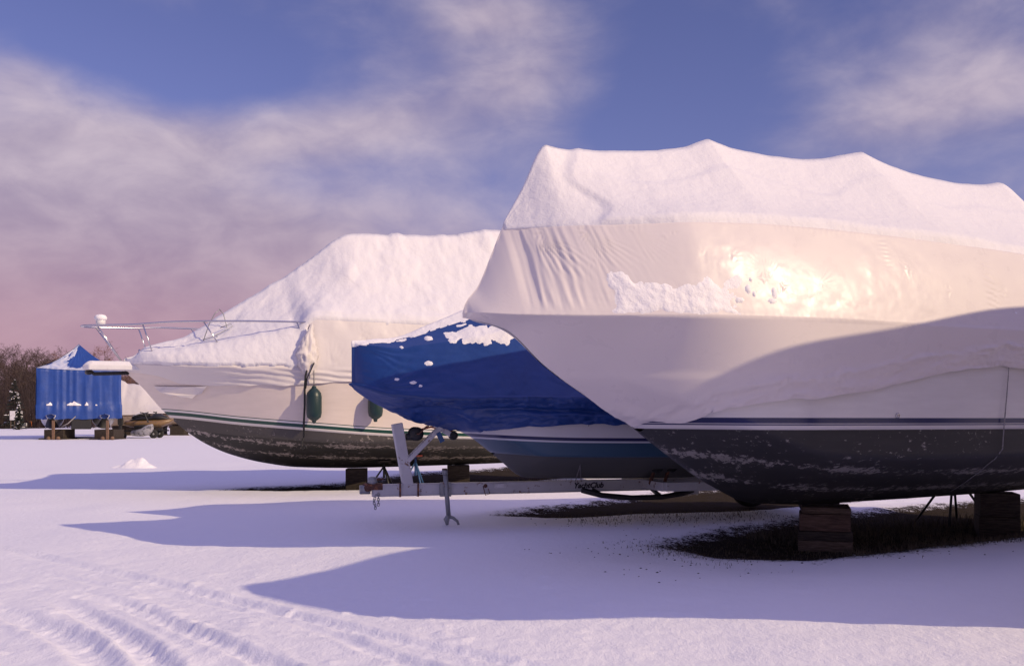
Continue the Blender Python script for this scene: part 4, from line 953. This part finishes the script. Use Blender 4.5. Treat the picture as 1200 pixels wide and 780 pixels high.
# side walls: closed loop, rows from the hem up; roof from the eaves to the ridge
loop = []
for t in np.linspace(0, 1, 49)[:-1]: loop.append((-hwid+2*hwid*t, 0))
for t in np.linspace(0, 1, 33)[:-1]: loop.append((hwid, Ld*t))
for t in np.linspace(0, 1, 33)[:-1]: loop.append((hwid-2*hwid*t, Ld))
for t in np.linspace(0, 1, 33): loop.append((-hwid, Ld*(1-t)))
loop = np.array(loop); nL = len(loop)
rowsz = [(zl, .03), (zl+.15, .03), (zl+.4,.035), (zf-.05, .045), (zf, .02)]+[(zf+(ze-zf)*k/9, .02-.02*k/9) for k in range(1, 10)]
P = np.zeros((nL, len(rowsz)+14, 3)); cen = np.array([0, Ld/2])
for i, (x, y) in enumerate(loop):
    al = i/nL*60
    for j, (z, out) in enumerate(rowsz):
        wv = .06*float(fbm(np.array(al*1.3), np.array(z*.35), 3)); hem = .10*float(fbm(np.array(al*.8), np.array(3.0), 2)) if j == 0 else 0
        if j > 3: wv += .016*float(fbm(np.array(al*1.3), np.array(z*.25+4), 4))*(.2+1.2*float(vn(np.array(al*.4), np.array(z*.3+2.2))))
        s_ = 1+(out+wv)/2.4; xx, yy = (x*s_, (y-cen[1])*s_+cen[1]); 
        zz = z+hem
        if j == len(rowsz)-1: zz += -.10*abs(math.sin(PI*(x+hwid)/(2*hwid))) if y in (0, Ld) else -.1*math.sin(PI*y/Ld*2)**2
        P[i, j] = (xx, yy, zz)
    ex, ey, ez = P[i, len(rowsz)-1]; rx_ = .0; ry_ = min(max(ey, 1.6), Ld-2.2); rz = zp-.35*(ry_-1.6)/4
    for k in range(1, 15):
        t = k/14; sag = -.20*math.sin(PI*t)
        P[i, len(rowsz)-1+k] = (ex+(rx_-ex)*t, ey+(ry_-ey)*t, ez+(rz-ez)*t+sag+.03*float(fbm(np.array(al), np.array(t*3), 2)))
to = grid_mesh('tarp', P, M['tarp_far'], tb_)
Nn = normals(P); fl = np.where(np.sum(Nn*(P-np.array([0, Ld/2, 1])), -1, keepdims=True) < 0, -1, 1); Nn = Nn*fl
j0 = len(rowsz)-1; Q = P[:, j0:]; Nq = Nn[:, j0:]
I = np.arange(nL)[:, None]; Tq_ = np.linspace(0, 1, 15)[None]+0*I
msk = .50*sstep(26, 6, I)+.6*(I > 110)+.75*fbm(I*.22, Tq_*4, 5)-.35*Tq_-.14
msk = np.maximum(msk, np.where(I < 46, .28-Tq_*2.4+.3*fbm(I*.3, Tq_*3+4, 3)-sstep(14, 40, I)*.6, -1))
M['thin_snow'] = worn('thin_snow_over_blue', (.50,.52,.62), (.30,.36,.55), .7, 3, (.45,.65), 0, .01, 20)
grid_mesh('tarp_snow', Q+Nq*(np.clip(msk, -1, .5)*.05+.01)[..., None], M['thin_snow'], tb_, keep=msk > .06)
# snow caught along the hem fold
for i0, i1 in ((6,9),(17,25),(27,29),(33,34)):
    sl_2 = [P[i0:i1+1, 3]+np.array([0,-.03,-.02]), (P[i0:i1+1, 3]+P[i0:i1+1, 4])/2+np.array([0,-.10,.03]), P[i0:i1+1, 3]+np.array([0,-.03,.0])+np.stack([np.zeros(i1-i0+1), np.zeros(i1-i0+1), .20*np.sin(np.linspace(0, PI, i1-i0+1))*(.4+1.0*vn(np.arange(i0, i1+1)*1.7, np.full(i1-i0+1, 3.3)))], 1)]
    grid_mesh('hem_snow', np.stack(sl_2, 1), M['lump_snow'], tb_)
for px in (63, 121):
    cx_ = (px-93.5)/F*Zb; hw_ = 13/F*Zb
    P2 = np.zeros((16, 21, 3))
    for i in range(16):
        t = i/15; f_ = math.sqrt(min(1, .12+t*2.2)); 
        for j in range(21):
            a_ = PI*j/20*1.0+PI; P2[i, j] = (cx_+hw_*f_*math.cos(a_), -.30+t*7.6, 1.42-.05*t+.80*f_*math.sin(a_)*(.75+.25*min(1, t*4)))
    hu = grid_mesh('hull', P2, M['hullwhite'], tb_)
    top = P2[:, [0, 20]].copy(); grid_mesh('hull_deck', np.concatenate([P2[:, :1], (P2[:, :1]+P2[:, 20:])/2+np.array([0,0,.08]), P2[:, 20:]], 1), M['hullwhite'], tb_)
    bt = 0; Pb = P2[:, 6:15].copy(); Pb[..., 0] = cx_+(Pb[..., 0]-cx_)*1.02; Pb[..., 2] -= .012
    grid_mesh('hull_bottom', Pb, M['black'], tb_)
bb = MB(); bb.box((.1, 3, 1.0), (1.1, 6, .8)); bb.build('bridge_deck', M['black'], tb_, bevel=.05)
rp_ = MB(); rp_.tube([(-.2,-.2,1.35), (-.6,-.35,.95), (-.95,-.3,.75)], .03, 6); rp_.build('mooring_rope', M['rope'], tb_, True)
zt = gz(bx, Zb)
for px, lab in ((62, 'dark block under the left hull of the blue-tarped boat'), (121, 'dark block under the right hull of the blue-tarped boat')):
    x_ = (px-600)/F*(Zb-.2); o = MB(); o.box((0, .9, .33), (1.15, 1.6, .60)); o.box((0, .7, .05), (1.35, 2.2, .14)); k_ = o.build('hull_block', M['timber_dark'], None, bevel=.03); k_.location = (x_, Zb-.2, zt-.05); tag(k_, lab, 'block', 'blocks under the blue-tarped boat')
for px, lab in ((62.5, 'orange-tan post before the left hull of the blue-tarped boat'), (126, 'orange-tan post before the right hull of the blue-tarped boat')):
    x_ = (px-600)/F*(Zb-.9); o = MB(); o.box((0, 0, .55), (.14, .12, 1.15)); o.lathe([(.05,0),(.11,.02),(.11,.14),(.05,.2)], (-.28, 0, .0), 12); o.lathe([(.05,0),(.11,.02),(.11,.14),(.05,.2)], (.28, 0, .0), 12)
    k_ = o.build('marker_post', M['tan_post'], None, bevel=.01); k_.location = (x_, Zb-.9, zt); tag(k_, lab, 'post', 'tan posts before the blue-tarped boat')

# ================================================================== WHITE WRAPPED BOAT BEHIND IT
Zw = 72.0
wx = (178-600)/F*Zw; wb_ = thing('wrapped_motorboat', 'distant white-wrapped boat with tan hull between the blue-tarped boat and the cruiser bow', 'boat', (wx, Zw, gz(wx, Zw)), R(8))
def wp(px, py): return ((px-178)/F*Zw, CAMH+(HOR-py)/F*Zw-gz(wx, Zw))
xs_px = [(128,486,448),(134,487,446),(140,487,444),(147,487,446),(152,486,450),(158,486,450),(166,485,451),(178,484,457),(190,484,465),(200,484,471),(222,484,474),(250,484,479)]
P = np.zeros((len(xs_px)*4-3, 25, 3)); tx = np.arange(len(xs_px)); f0 = pchip(tx, [p[0] for p in xs_px]); f1 = pchip(tx, [p[1] for p in xs_px]); f2 = pchip(tx, [p[2] for p in xs_px])
for i in range(P.shape[0]):
    q = i/4; x, z0 = wp(float(f0(q)), float(f1(q))); _, z1 = wp(0, float(f2(q)))
    wd_ = 1.4*math.sqrt(max(.02, min(1, (q+.15)*.8, (len(xs_px)-1-q+.05)*.6)))
    for j in range(25):
        s_ = j/24*2-1; sh = abs(s_)
        z = z0+(z1-z0)*(1-sh)**.75 if sh > .0 else z1
        P[i, j] = (x, s_*wd_*(1 if sh < .8 else 1), z+.16*float(fbm(np.array(x*1.1), np.array(s_*3), 4))*(sh < .97))
grid_mesh('cover', P, M['wrap_far'], wb_)
P = np.zeros((30, 17, 3)); xa, z0 = wp(128, 486); xb_, _ = wp(250, 486); zk = .62
for i in range(30):
    t = i/29; x = xa+(xb_-xa)*t; wd_ = 1.4*math.sqrt(max(.02, min(1, t*9+.03, (1-t)*4+.03)))
    for j in range(17):
        s_ = j/16*2-1; P[i, j] = (x, s_*wd_, zk+(z0-zk+.02)*abs(s_)**1.6)
grid_mesh('hull', P, worn('tan_gelcoat', (.50,.38,.27), (.4,.3,.2), .4, 3), wb_)
rb = MB(); rb.box(((xa+xb_)/2, -1.42, z0-.06), (xb_-xa-.4, .05, .07)); rb.build('rub_rail', M['timber'], wb_)
wr = MB(); a_ = wp(143,466); b2_ = wp(143,485); 
for px in (141, 144, 147): q0 = wp(px, 466); q1 = wp(px, 486); wr.tube([(q0[0], -1.3, q0[1]), (q1[0], -1.45, q1[1])], .02, 5)
wr.build('boarding_ladder', M['galv'], wb_)
o = MB(); q0 = wp(147, 490); o.box((q0[0], -1.1, q0[1]), (.35, .3, .9)); o.box((q0[0], -1.1, q0[1]-.9), (.2, .2, 1.1)); o.build('outboard_motor', M['black'], wb_, bevel=.05)
for i, px in enumerate((143, 158, 185, 210)):
    x_ = (px-600)/F*(Zw); o = MB(); o.box((0, 0, .34), (1.0, 1.0, .70)); o.box((.1, -.3, .05), (1.3, .3, .12)); k_ = o.build('hull_block', M['timber_dark'], None, bevel=.03); k_.location = (x_, Zw+.0, gz(x_, Zw)-.04)
    tag(k_, ('dark block below the outboard of the distant white-wrapped boat', 'second dark block below the distant white-wrapped boat', 'dark block behind the parked jet ski', 'dark block hidden behind the cruiser bow')[i], 'block', 'blocks under the distant white-wrapped boat')

# ================================================================== JET SKI ON ITS TRAILER
Zj = 66.0; jx_ = (186-600)/F*Zj
js = thing('jet_ski', 'ochre and dark jet ski standing on a small trailer near the cruiser bow', 'jet ski', (jx_, Zj-2, gz(jx_, Zj-2)+.62), R(4))
def loft(secs, n=14):
    P = np.zeros((len(secs), n+1, 3))
    for i, (x, w_, z0, z1) in enumerate(secs):
        for j in range(n+1):
            a_ = 2*PI*j/n; P[i, j] = (x, w_*math.cos(a_), (z0+z1)/2+(z1-z0)/2*math.sin(a_))
    return P
grid_mesh('hull', loft([(-1.45,.02,.30,.32),(-1.35,.30,.15,.45),(-.9,.48,.05,.50),(0,.55,0,.52),(.9,.50,.08,.56),(1.35,.25,.28,.60),(1.55,.02,.48,.52)]), M['yellow'], js)
grid_mesh('cowl', loft([(-1.2,.02,.42,.44),(-.9,.3,.40,.60),(-.3,.32,.42,.78),(.15,.30,.45,.72),(.5,.36,.45,.92),(.85,.34,.46,.86),(1.2,.2,.5,.70),(1.45,.02,.55,.57)]), M['black'], js)
grid_mesh('seat', loft([(-1.0,.02,.62,.64),(-.9,.2,.58,.74),(-.2,.22,.70,.92),(.1,.18,.70,.86),(.2,.02,.74,.78)]), M['rubber'], js)
hb = MB(); hb.tube([(.45,-.38,1.02),(.5,0,.98),(.45,.38,1.02)], .03, 6); hb.tube([(.5,0,.98),(.6,0,.8)], .05, 6); hb.build('handlebar', M['black'], js)
P = loft([(-.9,.06,.74,.78),(-.5,.22,.86,.96),(0,.2,.90,1.0),(.3,.03,.90,.92)]); grid_mesh('snow_cap', P, M['lump_snow'], js)
jt = thing('jet_ski_trailer', 'small dark trailer carrying the jet ski', 'trailer', (jx_, Zj-2, gz(jx_, Zj-2)), R(4))
f_ = MB(); f_.bar((-1.9,0,.42),(1.3,0,.48),.09,.09); f_.bar((-.5,-.6,.42),(-.5,.6,.42),.07,.07); f_.bar((.8,-.5,.5),(.8,.5,.5),.07,.07); f_.bar((-1.0,-.4,.58),(1.0,-.4,.60),.10,.05); f_.bar((-1.0,.4,.58),(1.0,.4,.60),.10,.05); f_.build('frame', M['black'], jt)
for y in (-.68, .68):
    ty = MB(); ty.lathe([(.12,-.08),(.24,-.09),(.27,-.03),(.27,.03),(.24,.09),(.12,.08)], (.55, y, .27), 18, Matrix.Rotation(R(90), 3, 'X')); wv_ = ty.build('wheel', M['rubber'], jt, True)
    MB().lathe([(.02,-.10),(.11,-.06),(.11,.06),(.02,.1)], (.55, y, .27), 14, Matrix.Rotation(R(90), 3, 'X')).build('rim', M['galv'], wv_, True)
ty = MB(); ty.lathe([(.05,-.05),(.14,-.06),(.15,0),(.14,.06),(.05,.05)], (-1.4, -.1, .15), 14, Matrix.Rotation(R(90), 3, 'X')); ty.bar((-1.4,-.1,.15),(-1.4,-.1,.8),.06,.06); ty.build('jockey_wheel', M['rubber'], jt)
sh_ = thing('watercraft_stand', 'pale grey upright watercraft and handlebars standing left of the jet ski', 'watercraft', ((166-600)/F*63, 63, gz(-22.8, 63)), R(-20))
grid_mesh('hull', loft([(-.8,.02,.25,.3),(-.6,.3,.15,.5),(0,.34,.12,.62),(.5,.3,.2,.85),(.8,.12,.45,.9),(.9,.02,.65,.7)]), M['dull_white'], sh_)
hb = MB(); hb.tube([(.5,0,1.0),(.2,0,1.55)], .05, 7); hb.tube([(.2,-.36,1.6),(.22,0,1.55),(.2,.36,1.6)], .035, 6); hb.build('handlebar', M['black'], sh_)
grid_mesh('seat', loft([(-.6,.02,.6,.62),(-.4,.2,.62,.8),(.2,.2,.66,.86),(.4,.02,.7,.74)]), M['rubber'], sh_)
# small posts and drums
for i, (px, py, hpx, wpx, mm, nm, lab, ct) in enumerate(((210,509,9,4,M['orange'],'orange_drum','short orange drum in the snow right of the jet ski','drum'), (217,508,10,1.6,M['signwhite'],'white_post','thin white post beside the orange drum','post'), (219.5,509,6,1.6,M['signwhite'],'short_post','shorter white post furthest right, near the cruiser hull','post'),
        (36,499,6,2.5,M['orange'],'orange_marker','small orange marker left of the blue-tarped boat','marker'), (29,500,5,5,M['hullwhite'],'snowy_lump','low pale snow-covered box left of the orange marker','box'), (43.5,497,6,2.4,M['signwhite'],'pale_post','short pale post just left of the blue tarp','post'))):
    Z = F*CAMH/(py-HOR); x_ = (px-600)/F*Z; h_ = hpx/F*Z; r_ = wpx/2/F*Z
    o = MB(); o.lathe([(r_*.9,-.1),(r_,.0),(r_,h_*.3),(r_*1.06,h_*.32),(r_,h_*.36),(r_,h_*.92),(r_*.8,h_),(r_*.2,h_*1.02)], n=14); k_ = o.build(nm, mm, None, True); k_.location = (x_, Z, gz(x_, Z)); tag(k_, lab, ct)
Zs = 100.0; x_ = (14.5-600)/F*Zs; sg = thing('notice_board', 'small white notice board on posts before the woods at the left edge', 'sign', (x_, Zs, gz(x_, Zs)))
m_ = MB(); m_.box((0,0,1.3), (.5,.05,.9)); m_.build('board', M['signwhite'], sg, bevel=.01)
for xx in (-.18, .18): MB().box((xx, .05, .4), (.06,.06,1.0)).build('post', M['timber'], sg)

# ================================================================== WOODS
def tree_data(seed, H, spread=.55, fine=1.0):
    rs = random.Random(seed); V = [[], []]; Fc = [[], []]
    def seg(p, q, r0, r1, k, n):
        d = (q-p).normalized(); a = Vector((0,0,1)) if abs(d.z) < .9 else Vector((1,0,0)); x = d.cross(a).normalized(); y = d.cross(x); b = len(V[k])
        for (c, r) in ((p, r0), (q, r1)):
            for j in range(n): t = 2*PI*j/n; V[k].append(c+(x*math.cos(t)+y*math.sin(t))*r)
        for j in range(n): Fc[k].append((b+j, b+(j+1) % n, b+n+(j+1) % n, b+n+j))
    def grow(p, d, L, r, lv):
        n = 4 if lv < 2 else 3; k = 0 if lv < 2 else 1; pts = [p]; q = p
        for i in range(n):
            d = (d+Vector((rs.gauss(0,.13), rs.gauss(0,.13), rs.gauss(.05,.10)))).normalized(); q2 = q+d*L/n
            seg(q, q2, r*(1-.75*i/n), r*(1-.75*(i+1)/n), k, 6 if lv == 0 else (4 if lv == 1 else 3)); q = q2; pts.append(q)
        if lv >= 4: return
        for c in range((9, 8, 7, 5)[lv]):
            t = rs.uniform(.25 if lv == 0 else .2, 1); i = min(int(t*n), n-1); b = pts[i].lerp(pts[i+1], t*n-i)
            ax = Vector((rs.gauss(0,1), rs.gauss(0,1), rs.gauss(.15,.4))).normalized(); nd = (d*.75+ax*(.55+spread*.7)).normalized()
            grow(b, nd, L*rs.uniform(.36,.62)*(1.12-.35*t), max(r*.45*(1-.4*t), .011*fine), lv+1)
    grow(Vector((0,0,-.2)), Vector((0,0,1)), H*.72, H*.016, 0)
    out = []
    for k in (0, 1):
        me = bpy.data.meshes.new(('trunk', 'crown')[k]); me.from_pydata([tuple(v) for v in V[k]], [], Fc[k]); out.append(me)
    return out
TR = [tree_data(s, 11.0, sp) for s, sp in ((3,.5),(8,.7),(14,.6),(21,.45))]
TH = [max(v.co.z for me in t_ for v in me.vertices) for t_ in TR]
def bare_tree(x, y, sc, rz, kind, m2, label, group):
    t = thing('bare_tree', label, 'tree', (x, y, gz(x, y)-.1), rz, group)
    for me, nm in zip(TR[kind], ('trunk', 'crown')):
        o = bpy.data.objects.new(nm, me); COL.objects.link(o); o.parent = t
        if not me.materials: me.materials.append(M['bark'] if nm == 'trunk' else M['twig'])
        o.material_slots[0].link = 'OBJECT'; o.material_slots[0].material = (m2 if nm == 'crown' else M['bark'])
    sc *= 11.0/TH[kind]; t.scale = (sc*1.15, sc*1.15, sc)
WG = 'bare trees of the wood behind the yard'; WL = 'bare grey-brown tree among the leafless trees of the wood on the left'
rw = random.Random(5)
for i in range(72):
    px = -150+i*4.6+rw.uniform(-4,4); Z = rw.uniform(118,160); topy = 398+rw.uniform(-4,18) if px < 80 else (420+rw.uniform(-6,18) if px < 230 else 432+rw.uniform(0,25))
    hh = CAMH+(HOR-topy)/F*Z; bare_tree((px-600)/F*Z, Z, hh/11.0, rw.uniform(0,6.28), i % 4, M['twig'], WL, WG)
for px, Z, topy, k in ((126, 100, 396, 1),):
    bare_tree((px-600)/F*Z, Z, (CAMH+(HOR-topy)/F*Z)/11.0, 1.0, k, M['twig_red'], 'russet tree with dense twigs rising behind the peak of the blue tarp', 'x'); 
    o = [q for q in bpy.data.objects if q.get('group') == 'x'][0]; del o['group']
for i in range(60):
    a_ = rw.uniform(.25, 1.25); Z = rw.uniform(150, 230)
    px = 600+F*math.tan(a_-.75)*1.0
    if px < 420: continue
    x = (px-600)/F*Z; bare_tree(x, Z, rw.uniform(.35,.5), rw.uniform(0,6.28), i % 4, M['twig'], 'low leafless tree on the far side of the yard, mostly hidden behind the boats', 'far trees hidden by the boats')
# undergrowth
rs = random.Random(9); ub_ = MB()
for i in range(6000):
    Z = rs.uniform(104, 150); px = rs.uniform(-160, 330); x = (px-600)/F*Z; h = rs.uniform(1.0, 6.5)*(1 if px < 150 else .6); z = gz(x, Z)-.1; r = rs.uniform(.018,.05); dx, dy = rs.gauss(0,.22)*h, rs.gauss(0,.2)*h
    b = len(ub_.v); ub_.v += [(x-r,Z,z),(x+r,Z,z),(x,Z+r*2,z),(x+dx*.5,Z+dy*.5,z+h*.6),(x+dx*.5+r,Z+dy*.5,z+h*.6),(x+dx,Z+dy,z+h)]
    ub_.f += [(b,b+1,b+4,b+3),(b+1,b+2,b+4),(b+2,b,b+3,b+4),(b+3,b+4,b+5)]
    for k in range(5):
        t = rs.uniform(.2,.95); p = Vector((x+dx*t*.9, Z+dy*t*.9, z+h*t)); q = p+Vector((rs.gauss(0,.5), rs.gauss(0,.3), rs.uniform(.1,.9)))*min(h*.4, 1.6); b = len(ub_.v)
        ub_.v += [p, p+Vector((r*.9,0,r*.5)), q]; ub_.f.append((b,b+1,b+2))
uo = ub_.build('undergrowth', M['brush']); tag(uo, 'tangled leafless brush under the bare trees at the left', 'undergrowth', kind='stuff')
# evergreens with snow on their boughs
def evergreen(px, py0, topy, Z, label):
    x = (px-600)/F*Z; t = thing('spruce_tree', label, 'tree', (x, Z, gz(x, Z)-.1)); H = (py0-topy)/F*Z; rr_ = random.Random(int(px*7))
    MB().tube([(0,0,0),(0,0,H)], [.12,.02], 7).build('trunk', M['bark'], t)
    cm, sm2 = MB(), MB()
    for i in range(240):
        f_ = rr_.random()**.8; z = H*(.06+.92*f_); L = (1-f_)**.85*H*.24*rr_.uniform(.6,1.15)+.08; a_ = rr_.uniform(0, 6.28); d_ = Vector((math.cos(a_), math.sin(a_), 0)); s_ = Vector((-d_.y, d_.x, 0))
        for k in range(7):
            t0 = k/7; p = d_*L*t0+Vector((0,0,z-.28*L*t0+.05*L*t0*t0)); wv_ = .12*L+.10
            for sgn in (-1, 1):
                q = p+d_*L*.22+s_*sgn*wv_*rr_.uniform(.6,1.2)+Vector((0,0,-rr_.uniform(.02,.12))); b = len(cm.v); cm.v += [p, p+d_*L*.12, q]; cm.f.append((b,b+1,b+2))
        if rr_.random() < .13:
            for k in range(2):
                p = d_*L*rr_.uniform(.4,.95)+Vector((0,0,z-.2*L+.07)); r_ = .05+.12*L*rr_.random(); b = len(sm2.v); sm2.v += [p+d_*r_*1.5, p+s_*r_, p-d_*r_*1.2+Vector((0,0,.04)), p-s_*r_, p+Vector((0,0,.07))]; sm2.f += [(b,b+1,b+4),(b+1,b+2,b+4),(b+2,b+3,b+4),(b+3,b,b+4)]
    cm.build('crown', M['needle'], t); sm2.build('bough_snow', M['lump_snow'], t)
evergreen(17, 500, 440, 103, 'snow-dusted dark spruce at the left edge of the wood')
evergreen(22, 500, 470, 96, 'low snow-dusted spruce in front of the taller spruce')

# ================================================================== DEAD GRASS AND STONES ON THE BARE PATCHES
gm = MB(); rg = random.Random(4)
def blades(u, v, h, fr, n=1):
    for k in range(n):
        x, y, _ = fr.world(u+rg.gauss(0,.04), v+rg.gauss(0,.04), 0); z = gz(x, y)-.02; a = rg.uniform(0, 6.28); l = h*rg.uniform(.4,1.2); ln_ = rg.uniform(.1,.8)*l; dx, dy = math.cos(a), math.sin(a); wd_ = .0035
        b = len(gm.v); gm.v += [(x-dy*wd_,y+dx*wd_,z),(x+dy*wd_,y-dx*wd_,z),(x+dx*ln_*.4+dy*wd_*.8,y+dy*ln_*.4-dx*wd_*.8,z+l*.6),(x+dx*ln_*.4-dy*wd_*.8,y+dy*ln_*.4+dx*wd_*.8,z+l*.6),(x+dx*ln_,y+dy*ln_,z+l*.85)]
        gm.f += [(b,b+1,b+2,b+3),(b+3,b+2,b+4)]
for i in range(2600):
    u = rg.uniform(4.4, 9.5); v = rg.uniform(-1.25, .9); blades(u, v, .10+.20*max(0, min(1, (-v-.1)))*rg.random(), FN, 3)
for i in range(900): blades(rg.uniform(2.3, 5), rg.gauss(0,.55), .06, FN, 2)
for i in range(700): blades(rg.uniform(3.0, 6.5), rg.gauss(0,.5), .07, FM, 2)
for i in range(500): blades(rg.uniform(4, 10), rg.uniform(-1.3, .6), .12, FF, 2)
go = gm.build('dead_grass', M['grass']); tag(go, 'dead grass on the bare ground under the boats', 'grass', kind='stuff')
sm3 = MB()
for i in range(420):
    fr = FN if i < 280 else FM; u = rg.uniform(1.2, 8.5) if fr is FN else rg.uniform(2.4, 6.5); v = rg.choice((-1, 1))*abs(rg.gauss(.75,.35)); x, y, _ = fr.world(u, v, 0)
    if i < 28: x, y = GP(rg.uniform(690, 860), rg.uniform(622, 652))
    r = rg.uniform(.005,.014)*(1.4 if rg.random() < .1 else 1); z = gz(x, y)
    sm3.add([(x+r*rg.uniform(.7,1.4)*a_, y+r*rg.uniform(.7,1.4)*b_, z+r*.7*c_) for a_, b_, c_ in ((1,0,0),(0,1,0),(-1,0,0),(0,-1,0),(0,0,1),(0,0,-1))], [(0,1,4),(1,2,4),(2,3,4),(3,0,4),(1,0,5),(2,1,5),(3,2,5),(0,3,5)])
po = sm3.build('loose_stones', M['timber_dark']); tag(po, 'loose stones and leaf scraps scattered at the edge of the bare ground', 'stones', kind='stuff')
